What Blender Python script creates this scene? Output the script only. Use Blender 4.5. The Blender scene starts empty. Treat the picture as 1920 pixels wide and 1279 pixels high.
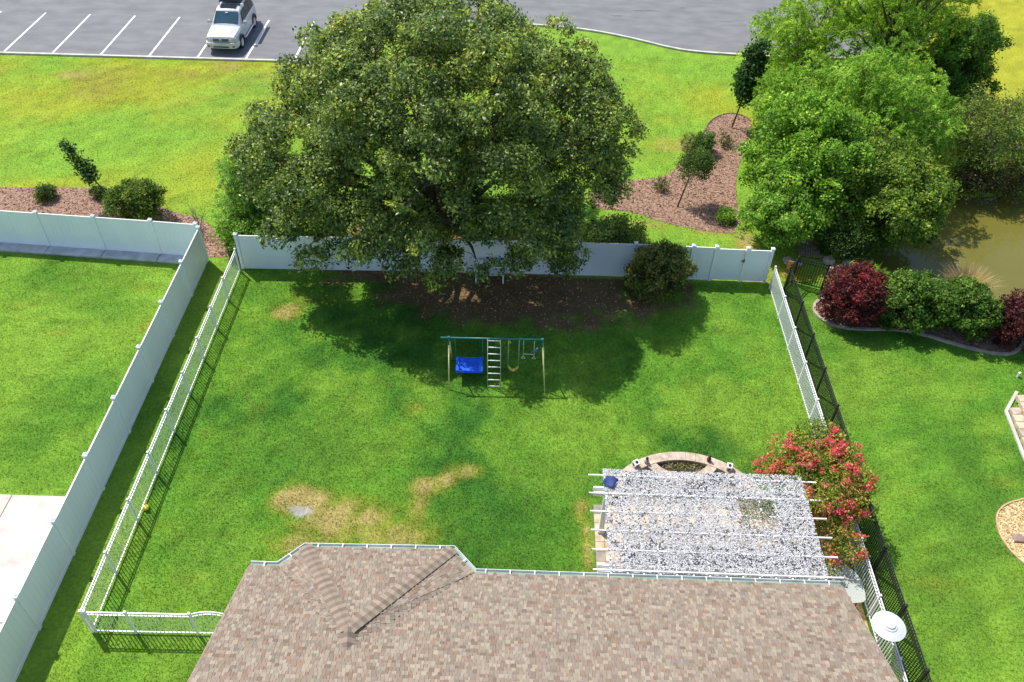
import bpy, math, random
import numpy as np
from mathutils import Vector, Matrix
R = math.radians
rng = np.random.default_rng(7)
random.seed(7)
scene = bpy.context.scene
COL = scene.collection

# ------------------------------------------------------------------ camera, sky, sun, exposure
cam_d = bpy.data.cameras.new('camera')
cam_d.sensor_fit = 'HORIZONTAL'
cam_d.sensor_width = 36.0
cam_d.lens = 1600.0 / 1920.0 * 36.0
cam_d.clip_start = 0.1
cam_d.clip_end = 3000.0
cam = bpy.data.objects.new('camera', cam_d)
COL.objects.link(cam)
cam.matrix_world = (Matrix.Translation((0, 0, 23.8)) @ Matrix.Rotation(R(0.2), 4, 'Z')
                    @ Matrix.Rotation(R(90 - 43.5), 4, 'X') @ Matrix.Rotation(R(1.8), 4, 'Z'))
scene.camera = cam

SUN_EL, SUN_AZ = R(56.5), R(-45.0)          # azimuth from +Y, towards -X
to_sun = Vector((math.sin(SUN_AZ) * math.cos(SUN_EL), math.cos(SUN_AZ) * math.cos(SUN_EL), math.sin(SUN_EL)))
world = bpy.data.worlds.new('World')
scene.world = world
world.use_nodes = True
wn = world.node_tree.nodes
bg = wn['Background']
sky = wn.new('ShaderNodeTexSky')
sky.sky_type = 'NISHITA'
sky.sun_disc = False
sky.sun_elevation = SUN_EL
sky.sun_rotation = SUN_AZ
world.node_tree.links.new(sky.outputs['Color'], bg.inputs['Color'])
bg.inputs['Strength'].default_value = 0.15
sun_d = bpy.data.lights.new('sun', 'SUN')
sun_d.energy = 4.3
sun_d.angle = R(0.5)
sun_d.color = (1.0, 0.95, 0.87)
sun = bpy.data.objects.new('sun', sun_d)
COL.objects.link(sun)
sun.rotation_euler = to_sun.to_track_quat('Z', 'Y').to_euler()
vs = scene.view_settings
vs.view_transform = 'Standard'
vs.look = 'None'
vs.exposure = 0.48
vs.gamma = 1.0
vs.use_curve_mapping = False
scene.cycles.max_bounces = 6
scene.cycles.transparent_max_bounces = 12

# ------------------------------------------------------------------ helpers
def wloc(o):
    v = Vector((0, 0, 0))
    while o is not None:
        v += o.location
        o = o.parent
    return v

def props(o, label=None, cat=None, group=None, kind=None):
    if label: o['label'] = label
    if cat: o['category'] = cat
    if group: o['group'] = group
    if kind: o['kind'] = kind
    return o

def thing(name, label, cat, loc=(0, 0, 0), group=None):
    o = bpy.data.objects.new(name, None)
    o.empty_display_size = 0.2
    COL.objects.link(o)
    o.location = loc
    return props(o, label, cat, group)

def link_mesh(name, me, mat, parent=None, smooth=False, loc=None):
    if mat is not None and not me.materials:
        me.materials.append(mat)
    if smooth:
        me.shade_smooth()
    o = bpy.data.objects.new(name, me)
    COL.objects.link(o)
    if parent is not None:
        o.parent = parent
    if loc is not None:
        o.location = Vector(loc) - (wloc(parent) if parent is not None else Vector((0, 0, 0)))
    return o

class MB:
    """collects shapes in world coordinates, links them as one mesh"""
    def __init__(s):
        s.v, s.f, s.c = [], [], []
    def add(s, vs_, fs_, col=None):
        b = len(s.v)
        s.v += [tuple(p) for p in vs_]
        s.f += [tuple(i + b for i in f) for f in fs_]
        if col is not None:
            s.c += [col] * len(vs_)
        return s
    def box(s, c, d, rz=0.0, col=None, rx=0.0, ry=0.0):
        x, y, z = d[0] / 2, d[1] / 2, d[2] / 2
        P = [Vector(p) for p in ((-x, -y, -z), (x, -y, -z), (x, y, -z), (-x, y, -z), (-x, -y, z), (x, -y, z), (x, y, z), (-x, y, z))]
        if rz or rx or ry:
            M = Matrix.Rotation(rz, 3, 'Z') @ Matrix.Rotation(ry, 3, 'Y') @ Matrix.Rotation(rx, 3, 'X')
            P = [M @ p for p in P]
        c = Vector(c)
        return s.add([p + c for p in P], [(0, 3, 2, 1), (4, 5, 6, 7), (0, 1, 5, 4), (1, 2, 6, 5), (2, 3, 7, 6), (3, 0, 4, 7)], col)
    def bbox(s, x0, x1, y0, y1, z0, z1, col=None):
        return s.box(((x0 + x1) / 2, (y0 + y1) / 2, (z0 + z1) / 2), (x1 - x0, y1 - y0, z1 - z0), col=col)
    def cham(s, c, d, b=0.01, rz=0.0):
        """box with chamfered top edges"""
        x, y, z = d[0] / 2, d[1] / 2, d[2] / 2
        P = [(-x, -y, -z), (x, -y, -z), (x, y, -z), (-x, y, -z), (-x, -y, z - b), (x, -y, z - b), (x, y, z - b), (-x, y, z - b),
             (-x + b, -y + b, z), (x - b, -y + b, z), (x - b, y - b, z), (-x + b, y - b, z)]
        M = Matrix.Rotation(rz, 3, 'Z'); c = Vector(c)
        F = [(0, 3, 2, 1), (8, 9, 10, 11)]
        for i in range(4):
            j = (i + 1) % 4
            F += [(i, j, j + 4, i + 4), (i + 4, j + 4, j + 8, i + 8)]
        return s.add([M @ Vector(p) + c for p in P], F)
    def tube(s, pts, rad, n=8, caps=True):
        pts = [Vector(p) for p in pts]
        if not hasattr(rad, '__len__'):
            rad = [rad] * len(pts)
        vs_, fs_ = [], []
        up = None
        for i, p in enumerate(pts):
            d = (pts[min(i + 1, len(pts) - 1)] - pts[max(i - 1, 0)]).normalized()
            if up is None:
                up = d.orthogonal().normalized()
            else:
                up = (up - d * up.dot(d))
                up = up.normalized() if up.length > 1e-5 else d.orthogonal().normalized()
            w = d.cross(up)
            for k in range(n):
                a = 2 * math.pi * k / n
                vs_.append(p + (up * math.cos(a) + w * math.sin(a)) * rad[i])
        for i in range(len(pts) - 1):
            for k in range(n):
                k2 = (k + 1) % n
                fs_.append((i * n + k, i * n + k2, (i + 1) * n + k2, (i + 1) * n + k))
        if caps:
            fs_.append(tuple(range(n))[::-1])
            fs_.append(tuple(range((len(pts) - 1) * n, len(pts) * n)))
        return s.add(vs_, fs_)
    def bar(s, p, q, w, h):
        """rectangular bar, w across, h up"""
        p, q = Vector(p), Vector(q)
        d = (q - p).normalized()
        side = d.cross(Vector((0, 0, 1)))
        side = side.normalized() if side.length > 1e-4 else Vector((1, 0, 0))
        up = side.cross(d)
        vs_ = []
        for e in (p, q):
            for a, b in ((-1, -1), (1, -1), (1, 1), (-1, 1)):
                vs_.append(e + side * a * w / 2 + up * b * h / 2)
        return s.add(vs_, [(0, 1, 2, 3), (7, 6, 5, 4), (0, 4, 5, 1), (1, 5, 6, 2), (2, 6, 7, 3), (3, 7, 4, 0)])
    def lathe(s, c, prof, n=24):
        c = Vector(c); vs_, fs_ = [], []
        for r, z in prof:
            for k in range(n):
                a = 2 * math.pi * k / n
                vs_.append(c + Vector((r * math.cos(a), r * math.sin(a), z)))
        for i in range(len(prof) - 1):
            for k in range(n):
                k2 = (k + 1) % n
                fs_.append((i * n + k, i * n + k2, (i + 1) * n + k2, (i + 1) * n + k))
        fs_.append(tuple(range(n))[::-1])
        fs_.append(tuple(range((len(prof) - 1) * n, len(prof) * n)))
        return s.add(vs_, fs_)
    def prism(s, poly, z0, z1):
        n = len(poly)
        vs_ = [(x, y, z0) for x, y in poly] + [(x, y, z1) for x, y in poly]
        fs_ = [tuple(range(n))[::-1], tuple(range(n, 2 * n))] + [(i, (i + 1) % n, n + (i + 1) % n, n + i) for i in range(n)]
        return s.add(vs_, fs_)
    def sheet(s, poly, z):
        return s.add([(x, y, z) for x, y in poly], [tuple(range(len(poly)))])
    def build(s, name, mat, parent=None, smooth=False, **kw):
        o0 = wloc(parent) if parent is not None else Vector((0, 0, 0))
        me = bpy.data.meshes.new(name)
        me.from_pydata([(p[0] - o0.x, p[1] - o0.y, p[2] - o0.z) for p in s.v], [], s.f)
        if s.c:
            a = me.attributes.new('Col', 'FLOAT_COLOR', 'POINT')
            a.data.foreach_set('color', np.array([(c[0], c[1], c[2], 1) for c in s.c], dtype=np.float32).ravel())
        o = link_mesh(name, me, mat, parent, smooth)
        return props(o, **kw)

def np_mesh(name, V, F, mat, parent=None, col=None, smooth=False, **kw):
    """V (n,3), F (m,k) arrays"""
    V = np.asarray(V, dtype=np.float32)
    if parent is not None:
        V = V - np.array(wloc(parent), dtype=np.float32)
    F = np.asarray(F, dtype=np.int32)
    me = bpy.data.meshes.new(name)
    m, k = F.shape
    me.vertices.add(len(V)); me.loops.add(m * k); me.polygons.add(m)
    me.vertices.foreach_set('co', V.ravel())
    me.loops.foreach_set('vertex_index', F.ravel())
    me.polygons.foreach_set('loop_start', np.arange(0, m * k, k, dtype=np.int32))
    me.update(calc_edges=True)
    if col is not None:
        a = me.attributes.new('Col', 'FLOAT_COLOR', 'POINT')
        c = np.ones((len(V), 4), dtype=np.float32); c[:, :3] = col
        a.data.foreach_set('color', c.ravel())
    o = link_mesh(name, me, mat, parent, smooth)
    return props(o, **kw)

# ------------------------------------------------------------------ materials
def new_mat(name):
    m = bpy.data.materials.new(name)
    m.use_nodes = True
    nt = m.node_tree
    return m, nt, nt.nodes, nt.links, nt.nodes['Principled BSDF']

def noise_mat(name, c1, c2, scale=4.0, detail=6.0, rough=0.7, bump=0.0, bscale=30.0, metallic=0.0, spec=0.5, lo=0.35, hi=0.65, stretch=None, c3=None):
    m, nt, N, L, P = new_mat(name)
    tc = N.new('ShaderNodeTexCoord')
    src = tc.outputs['Object']
    if stretch:
        mp = N.new('ShaderNodeMapping'); mp.inputs['Scale'].default_value = stretch
        L.new(src, mp.inputs['Vector']); src = mp.outputs['Vector']
    nz = N.new('ShaderNodeTexNoise'); nz.inputs['Scale'].default_value = scale; nz.inputs['Detail'].default_value = detail
    L.new(src, nz.inputs['Vector'])
    cr = N.new('ShaderNodeValToRGB')
    cr.color_ramp.elements[0].position = lo; cr.color_ramp.elements[0].color = (*c1, 1)
    cr.color_ramp.elements[1].position = hi; cr.color_ramp.elements[1].color = (*c2, 1)
    if c3:
        e = cr.color_ramp.elements.new((lo + hi) / 2); e.color = (*c3, 1)
    L.new(nz.outputs['Fac'], cr.inputs['Fac'])
    L.new(cr.outputs['Color'], P.inputs['Base Color'])
    P.inputs['Roughness'].default_value = rough
    P.inputs['Metallic'].default_value = metallic
    P.inputs['Specular IOR Level'].default_value = spec
    if bump:
        n2 = N.new('ShaderNodeTexNoise'); n2.inputs['Scale'].default_value = bscale; n2.inputs['Detail'].default_value = 4
        L.new(src, n2.inputs['Vector'])
        b = N.new('ShaderNodeBump'); b.inputs['Strength'].default_value = bump; b.inputs['Distance'].default_value = 0.02
        L.new(n2.outputs['Fac'], b.inputs['Height']); L.new(b.outputs['Normal'], P.inputs['Normal'])
    return m

def leaf_mat(name, rough=0.45, trans=0.3, spec=0.4):
    m, nt, N, L, P = new_mat(name)
    a = N.new('ShaderNodeAttribute'); a.attribute_name = 'Col'
    L.new(a.outputs['Color'], P.inputs['Base Color'])
    P.inputs['Roughness'].default_value = rough
    P.inputs['Specular IOR Level'].default_value = spec
    tr = N.new('ShaderNodeBsdfTranslucent')
    mul = N.new('ShaderNodeMix'); mul.data_type = 'RGBA'; mul.blend_type = 'MULTIPLY'; mul.inputs['Factor'].default_value = 1.0
    mul.inputs['B'].default_value = (1.4, 1.35, 0.9, 1)
    L.new(a.outputs['Color'], mul.inputs['A']); L.new(mul.outputs['Result'], tr.inputs['Color'])
    mx = N.new('ShaderNodeMixShader'); mx.inputs['Fac'].default_value = trans
    L.new(P.outputs['BSDF'], mx.inputs[1]); L.new(tr.outputs['BSDF'], mx.inputs[2])
    L.new(mx.outputs['Shader'], N['Material Output'].inputs['Surface'])
    return m

def attr_mat(name, rough=0.85, nscale=None, namt=0.3, bump=0.0, bscale=60.0, spec=0.2):
    m, nt, N, L, P = new_mat(name)
    a = N.new('ShaderNodeAttribute'); a.attribute_name = 'Col'
    out = a.outputs['Color']
    tc = N.new('ShaderNodeTexCoord')
    if nscale:
        nz = N.new('ShaderNodeTexNoise'); nz.inputs['Scale'].default_value = nscale; nz.inputs['Detail'].default_value = 5
        nz.inputs['Roughness'].default_value = 0.7
        L.new(tc.outputs['Object'], nz.inputs['Vector'])
        mr = N.new('ShaderNodeMapRange'); mr.inputs['From Min'].default_value = 0.3; mr.inputs['From Max'].default_value = 0.7
        mr.inputs['To Min'].default_value = 1 - namt; mr.inputs['To Max'].default_value = 1 + namt
        L.new(nz.outputs['Fac'], mr.inputs['Value'])
        mul = N.new('ShaderNodeVectorMath'); mul.operation = 'SCALE'
        L.new(out, mul.inputs[0]); L.new(mr.outputs['Result'], mul.inputs['Scale']); out = mul.outputs['Vector']
    L.new(out, P.inputs['Base Color'])
    P.inputs['Roughness'].default_value = rough
    P.inputs['Specular IOR Level'].default_value = spec
    if bump:
        n2 = N.new('ShaderNodeTexNoise'); n2.inputs['Scale'].default_value = bscale; n2.inputs['Detail'].default_value = 4
        L.new(tc.outputs['Object'], n2.inputs['Vector'])
        b = N.new('ShaderNodeBump'); b.inputs['Strength'].default_value = bump; b.inputs['Distance'].default_value = 0.04
        L.new(n2.outputs['Fac'], b.inputs['Height']); L.new(b.outputs['Normal'], P.inputs['Normal'])
    return m

M = {}
M['soil'] = attr_mat('lawn_soil', 0.95, 9.0, 0.35, 0.5, 18.0, 0.1)

M['asphalt'] = noise_mat('asphalt', (0.140, 0.140, 0.146), (0.185, 0.185, 0.190), 0.9, 12, 0.9, 0.25, 40, stretch=(0.7, 1.3, 1))
M['asphalt_dark'] = noise_mat('asphalt_patch', (0.10, 0.10, 0.105), (0.15, 0.15, 0.155), 2, 8, 0.9)
M['paint'] = noise_mat('road_paint', (0.52, 0.52, 0.50), (0.80, 0.80, 0.78), 3.0, 10, 0.7, lo=0.3, hi=0.5)
M['kerb'] = noise_mat('kerb_concrete', (0.42, 0.40, 0.34), (0.58, 0.56, 0.49), 2.0, 8, 0.9)
M['concrete'] = noise_mat('patio_concrete', (0.40, 0.37, 0.33), (0.52, 0.49, 0.45), 0.8, 8, 0.9, 0.15, 30, c3=(0.54, 0.49, 0.43))
M['block'] = noise_mat('grey_block', (0.36, 0.36, 0.37), (0.52, 0.52, 0.53), 2.5, 8, 0.95, 0.2, 30)
M['vinyl'] = noise_mat('white_vinyl', (0.74, 0.79, 0.84), (0.80, 0.84, 0.88), 0.9, 6, 0.45, 0.0, stretch=(1, 1, 0.4))
M['alu'] = noise_mat('white_aluminium', (0.76, 0.76, 0.76), (0.84, 0.84, 0.84), 3, 4, 0.4)
M['black'] = noise_mat('black_aluminium', (0.012, 0.013, 0.013), (0.02, 0.02, 0.02), 3, 4, 0.45)
M['bark'] = noise_mat('bark', (0.055, 0.042, 0.032), (0.14, 0.115, 0.09), 4, 8, 0.95, 0.6, 14, stretch=(3, 3, 0.6))
M['bark_light'] = noise_mat('bark_light', (0.12, 0.095, 0.07), (0.25, 0.21, 0.16), 4, 8, 0.95, 0.6, 14, stretch=(3, 3, 0.6))
M['mulch'] = noise_mat('mulch', (0.16, 0.085, 0.058), (0.38, 0.235, 0.165), 7.0, 10, 0.98, 0.7, 26, lo=0.3, hi=0.7)
M['straw'] = noise_mat('straw', (0.30, 0.17, 0.06), (0.52, 0.36, 0.17), 5.0, 10, 0.98, 0.6, 26, lo=0.3, hi=0.7)
M['gravel'] = noise_mat('tan_gravel', (0.34, 0.22, 0.08), (0.72, 0.56, 0.30), 9.0, 8, 0.95, 0.7, 22, lo=0.35, hi=0.65)
M['chip'] = attr_mat('bark_chip', 0.95)
M['grass'] = leaf_mat('grass_blade', 0.6, 0.45, 0.2)
M['leaf_oak'] = leaf_mat('leaf_oak', 0.42, 0.42, 0.45)
M['leaf'] = leaf_mat('leaf_broad', 0.55, 0.48, 0.25)
M['leaf_soft'] = leaf_mat('leaf_feathery', 0.65, 0.48, 0.2)
M['petal'] = leaf_mat('petal', 0.7, 0.3, 0.2)
M['shingle'] = attr_mat('shingle', 0.95, 60.0, 0.22, 0.3, 160.0, 0.1)
M['roof_base'] = noise_mat('roof_felt', (0.10, 0.075, 0.065), (0.15, 0.12, 0.10), 4, 8, 0.95)
M['siding'] = noise_mat('siding', (0.55, 0.50, 0.42), (0.62, 0.57, 0.48), 2, 4, 0.7)
M['gutter'] = noise_mat('gutter_white', (0.68, 0.70, 0.69), (0.82, 0.82, 0.81), 3, 6, 0.4)
M['gutter_in'] = noise_mat('gutter_inside', (0.13, 0.22, 0.16), (0.25, 0.33, 0.27), 1.5, 8, 0.7)
M['glass'] = noise_mat('window_glass', (0.02, 0.03, 0.035), (0.03, 0.04, 0.05), 1, 2, 0.08)
M['paver'] = noise_mat('paver', (0.40, 0.30, 0.20), (0.60, 0.49, 0.35), 3.0, 8, 0.9, 0.25, 40, c3=(0.52, 0.42, 0.30))
M['paver_b'] = noise_mat('paver_grey_and_shade', (0.22, 0.19, 0.16), (0.34, 0.30, 0.25), 3.0, 8, 0.9, 0.25, 40)  # darker paver tone; also stands in for shade below the net
M['stone'] = noise_mat('wall_stone', (0.36, 0.28, 0.21), (0.58, 0.47, 0.37), 4.0, 8, 0.95, 0.4, 30)
M['stone_b'] = noise_mat('wall_stone_grey', (0.30, 0.26, 0.23), (0.46, 0.41, 0.36), 4.0, 8, 0.95, 0.4, 30)
M['dirt'] = noise_mat('planter_soil', (0.06, 0.045, 0.033), (0.17, 0.13, 0.09), 9, 8, 1.0, 0.6, 30)
M['net'] = attr_mat('net_flake', 0.75)
M['steel'] = noise_mat('brushed_steel', (0.66, 0.67, 0.70), (0.74, 0.75, 0.78), 6, 4, 0.42, metallic=0.35)
M['dark_metal'] = noise_mat('dark_metal', (0.03, 0.03, 0.032), (0.06, 0.06, 0.06), 6, 4, 0.5)
M['tan_wood'] = noise_mat('weathered_wood', (0.20, 0.14, 0.10), (0.36, 0.27, 0.20), 3, 8, 0.9, stretch=(1, 8, 1))

# ------------------------------------------------------------------ noise for lawns
def vnoise(x, y, seed=0):
    xi = np.floor(x).astype(np.int64); yi = np.floor(y).astype(np.int64)
    fx = x - xi; fy = y - yi
    fx = fx * fx * (3 - 2 * fx); fy = fy * fy * (3 - 2 * fy)
    def h(a, b):
        n = (a * 374761393 + b * 668265263 + seed * 974711) & 0xFFFFFFFF
        n = ((n ^ (n >> 13)) * 1274126177) & 0xFFFFFFFF
        return ((n ^ (n >> 16)) & 0xFFFF) / 65535.0
    a = h(xi, yi); b = h(xi + 1, yi); c = h(xi, yi + 1); d = h(xi + 1, yi + 1)
    return (a * (1 - fx) + b * fx) * (1 - fy) + (c * (1 - fx) + d * fx) * fy

def fbm(x, y, scale, octs=4, seed=0):
    t = 0; amp = 1; s = 0
    x = np.asarray(x) / scale + 100.3; y = np.asarray(y) / scale + 57.7
    for o in range(octs):
        t = t + amp * vnoise(x, y, seed + o * 17); s += amp
        # rotate the lattice so that no axis lines show
        x, y = (x * 1.6 - y * 1.2) + 31.7, (x * 1.2 + y * 1.6) + 11.3
        amp *= 0.55
    return t / s

def sstep(a, b, x):
    t = np.clip((x - a) / (b - a), 0, 1)
    return t * t * (3 - 2 * t)

def mixc(a, b, t):
    return a * (1 - t[:, None]) + np.asarray(b)[None, :] * t[:, None]

# straw and bare patches of the lawns: x, y, radius x, radius y, how worn
DRY = [(-6.9, 16.9, 0.95, 0.55, 1.5), (-5.4, 16.2, 1.7, 0.9, 1.0), (-3.9, 15.7, 1.6, 0.9, 0.75), (-2.8, 17.7, 0.6, 0.4, 1.05), (-3.0, 17.0, 0.45, 1.2, 0.6), (-1.6, 18.4, 0.8, 0.4, 0.6), (-2.2, 18.0, 0.5, 0.4, 0.85),
       (-6.2, 15.2, 1.6, 0.7, 0.7), (-3.5, 14.6, 1.8, 0.9, 0.75), (-9.5, 26.4, 0.7, 0.55, 0.9), (-8.6, 27.2, 2.2, 0.8, 0.35), (-4.9, 22.6, 1.3, 0.6, 0.3), (2.45, 16.9, 0.3, 0.6, 0.9), (2.6, 15.7, 0.22, 1.2, 0.8),
       (-3.6, 21.3, 0.5, 0.4, 0.5), (-9.9, 13.9, 0.8, 0.4, 0.35), (-11.2, 11.3, 0.7, 0.5, 0.3),
       (-26.4, 46.5, 1.1, 0.35, 1.2), (-20.2, 47.0, 3.2, 1.2, 0.55), (-17.5, 48.2, 2.0, 0.5, 0.7), (-24.5, 44.5, 4.0, 1.6, 0.5), (-16.8, 45.5, 1.6, 0.8, 0.55),
       (8.3, 40.8, 1.6, 0.9, 0.8), (9.3, 33.0, 1.5, 0.4, 0.6), (6.4, 33.4, 1.6, 0.4, 0.6), (-16.0, 27.6, 0.6, 0.4, 0.5), (-14.6, 25.3, 0.6, 0.8, 0.6), (-20.5, 26.2, 1.0, 0.4, 0.4), (-18.3, 24.6, 0.8, 0.4, 0.35), (12.0, 30.2, 1.6, 0.7, 0.5),
       (17.4, 18.8, 0.7, 0.3, 0.4), (14.8, 23.0, 0.6, 1.2, 0.28), (13.6, 14.6, 1.8, 0.7, 0.3), (10.6, 32.2, 0.5, 1.4, 1.0)]

def lawn(x, y, single=False):
    """albedo of the turf and how thickly it grows at (x, y)"""
    x = np.asarray(x, float); y = np.asarray(y, float)
    n = len(x)
    big = fbm(x, y, 4.5, 6, 1); mid = fbm(x, y, 1.3, 4, 5); fine = fbm(x, y, 0.35, 3, 9)
    g_dark = np.array([0.046, 0.158, 0.020]); g_mid = np.array([0.122, 0.285, 0.028]); g_light = np.array([0.215, 0.365, 0.040]); g_yel = np.array([0.390, 0.410, 0.036])
    C = np.tile(g_mid, (n, 1))
    yard = (x > -12.1) & (x < 11.4) & (y < 29.3)
    left = (x < -13.72) & (y < 29.9)
    alley = (x >= -13.72) & (x <= -12.1) & (y < 29.5)
    right = (x >= 11.4) & (y < 29.5)
    park = ~(yard | left | alley | right)
    t = sstep(0.54, 0.34, big * 0.65 + mid * 0.35)
    C = mixc(C, g_dark, t * np.where(yard, 0.95, np.where(right, 0.65, 0.3)))
    t = sstep(0.45, 0.68, big * 0.35 + mid * 0.65)
    C = mixc(C, g_light, t * np.where(yard, 0.6, 0.75))
    # lusher strip down the middle of the yard and beside the pergola
    t = np.exp(-(((x + 0.2) / 2.8) ** 2 + ((y - 16.0) / 2.4) ** 2)) * 0.9 + np.exp(-(((x + 9.5) / 1.6) ** 2 + ((y - 18) / 4) ** 2)) * 0.35 + np.exp(-(((x + 6.8) / 2.0) ** 2 + ((y - 19.0) / 1.8) ** 2)) * 0.6
    C = mixc(C, g_dark * 0.95, np.clip(t, 0, 1) * yard * (0.5 + 0.5 * mid))
    t = np.exp(-(((x - 7.5) / 6) ** 2 + ((y - 22) / 4) ** 2)) * 0.55
    C = mixc(C, g_light, t * yard * sstep(0.3, 0.65, mid))
    C = mixc(C, g_light * 1.1, 0.75 * (left | alley) * sstep(0.25, 0.7, big))
    C = mixc(C, g_light, 0.75 * right * sstep(22, 13, y) * (0.6 + 0.4 * sstep(0.3, 0.6, mid)))
    # the park lawn has turned yellow in wide drifts
    pb = fbm(x, y * 1.3, 7.0, 4, 21)
    t = sstep(0.46, 0.76, pb + 0.10 * sstep(38, 47, y) - 0.06 * sstep(-10, 5, x))
    C = mixc(C, g_light * 1.25, 0.75 * park)
    C = mixc(C, g_yel, 0.75 * t * park)
    far = park & (x > 24) & (y > 44)
    C = mixc(C, g_yel * np.array([1.1, 1.0, 1.0]), 0.85 * far)
    br = np.exp(-((y - 46.0) / 2.2) ** 2) * sstep(0.42, 0.66, fbm(x, y * 2, 3.0, 4, 33)) * (x < -8)
    C = mixc(C, (0.30, 0.24, 0.06), 0.5 * br * park)
    dens = np.ones(n)
    dry = np.zeros(n)
    edge = fbm(x, y, 0.7, 4, 41)
    for (px, py, rx, ry, s) in DRY:
        d = ((x - px) / rx) ** 2 + ((y - py) / ry) ** 2
        dry = np.maximum(dry, s * np.exp(-d * 0.9))
    brk = fbm(x, y, 0.28, 3, 47)
    dm = sstep(0.34, 0.95, dry * (0.1 + 0.9 * edge + 0.9 * brk))
    if single:                                # each blade is either alive or dead
        dm = (rng.random(n) < dm * 0.85).astype(float)
    C = mixc(C, (0.30, 0.29, 0.03), sstep(0.15, 0.6, dry * (0.2 + 0.8 * edge + 0.8 * brk)) * 0.6)
    C = mixc(C, (0.50, 0.38, 0.165), dm * 0.72)
    dens *= 1 - (0.2 if single else 0.45) * dm
    # bare pale soil in the worst patch
    d = ((x + 6.95) / 0.75) ** 2 + ((y - 16.5) / 0.32) ** 2
    bm_ = sstep(0.56, 0.68, np.exp(-d) * (0.1 + 0.9 * edge + 0.9 * brk))
    C = mixc(C, (0.40, 0.37, 0.34), bm_)
    dens *= 1 - bm_
    # leaf litter and bare earth under the oak
    d = ((x - 0.6) / 7.2) ** 2 + ((y - 27.9) / 2.3) ** 2
    e = sstep(0.42, 0.72, np.exp(-d * 0.8) * (0.45 + 1.1 * edge))
    e = np.maximum(e, sstep(-8.8, -7.6, x + 2 * (edge - .5)) * sstep(28.1, 28.7, y + 1.2 * (edge - 0.5)) * (x < 7.6)) * (y < 29.35) * (y > 20)
    C = mixc(C, (0.21, 0.12, 0.068), e * 0.92)
    dens *= 1 - 0.92 * e
    # litter behind the fence below the oak
    e = ((y > 29.3) & (y < 35)) * sstep(0.40, 0.62, np.exp(-(((x + 4.5) / 8.0) ** 2 + ((y - 30.5) / 2.6) ** 2)) * (0.5 + edge))
    C = mixc(C, (0.36, 0.20, 0.075), e * 0.9)
    dens *= 1 - 0.9 * e
    # banks of the pond: mud
    e = sstep(0.25, 0.6, pond_in(x, y, 1.0))
    C = mixc(C, (0.09, 0.065, 0.035), e)
    dens *= 1 - e
    C = C * (0.66 + 0.68 * fine)[:, None]
    return C, dens

POND = np.array([(14.9, 33.2), (16.3, 31.6), (17.9, 30.5), (20, 29.7), (23, 28.7), (30, 27.6), (46, 27.2), (46, 39), (31, 38.3), (26, 37.6), (22, 37.2), (18.5, 36.6), (15.8, 35.4)])
def pond_in(x, y, soft=1.2):
    """0 outside the pond, 1 inside, soft edge"""
    x = np.asarray(x, float); y = np.asarray(y, float)
    ins = np.zeros(len(x), bool); dmin = np.full(len(x), 1e9)
    n = len(POND)
    for i in range(n):
        ax, ay = POND[i]; bx, by = POND[(i + 1) % n]
        c = ((ay > y) != (by > y)) & (x < (bx - ax) * (y - ay) / (by - ay + 1e-12) + ax)
        ins ^= c
        t = np.clip(((x - ax) * (bx - ax) + (y - ay) * (by - ay)) / ((bx - ax) ** 2 + (by - ay) ** 2), 0, 1)
        dmin = np.minimum(dmin, np.hypot(x - ax - t * (bx - ax), y - ay - t * (by - ay)))
    sd = np.where(ins, dmin, -dmin)
    return sstep(-soft * 0.5, soft * 0.5, sd)

# ------------------------------------------------------------------ ground, road, water
def build_ground():
    xs = np.concatenate([[-900, -400, -150, -80, -55], np.arange(-42, -13, 0.5), np.arange(-13, 11.5, 0.2), np.arange(11.5, 46.01, 0.5), [60, 90, 160, 400, 900]])
    ys = np.concatenate([[-600, -200, -60, -20, 0], np.arange(7, 13, 0.5), np.arange(13, 30, 0.2), np.arange(30, 66.01, 0.5), [75, 95, 150, 400, 1200]])
    X, Y = np.meshgrid(xs, ys)
    x, y = X.ravel(), Y.ravel()
    C, dens = lawn(x, y)
    Z = -1.1 * pond_in(x, y, 1.6)
    V = np.stack([x, y, Z], 1)
    nx, ny = len(xs), len(ys)
    i = np.arange(nx - 1)[None, :] + nx * np.arange(ny - 1)[:, None]
    F = np.stack([i, i + 1, i + nx + 1, i + nx], -1).reshape(-1, 4)
    np_mesh('ground', V, F, M['soil'], col=C * 0.72, smooth=True, label='soil and turf of the lawns around the back yard', cat='ground', kind='structure')

build_ground()

BEDS = {}
def inside(poly, x, y):
    ins = np.zeros(len(x), bool); n = len(poly)
    for i in range(n):
        ax, ay = poly[i]; bx, by = poly[(i + 1) % n]
        ins ^= ((ay > y) != (by > y)) & (x < (bx - ax) * (y - ay) / (by - ay + 1e-12) + ax)
    return ins

def smooth_poly(p, it=2, closed=True):
    p = [Vector((a[0], a[1])) for a in p]
    for _ in range(it):
        q = []
        n = len(p)
        for i in range(n if closed else n - 1):
            a, b = p[i], p[(i + 1) % n]
            q += [a * 0.75 + b * 0.25, a * 0.25 + b * 0.75]
        if not closed:
            q = [p[0]] + q + [p[-1]]
        p = q
    return [(a.x, a.y) for a in p]

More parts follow.
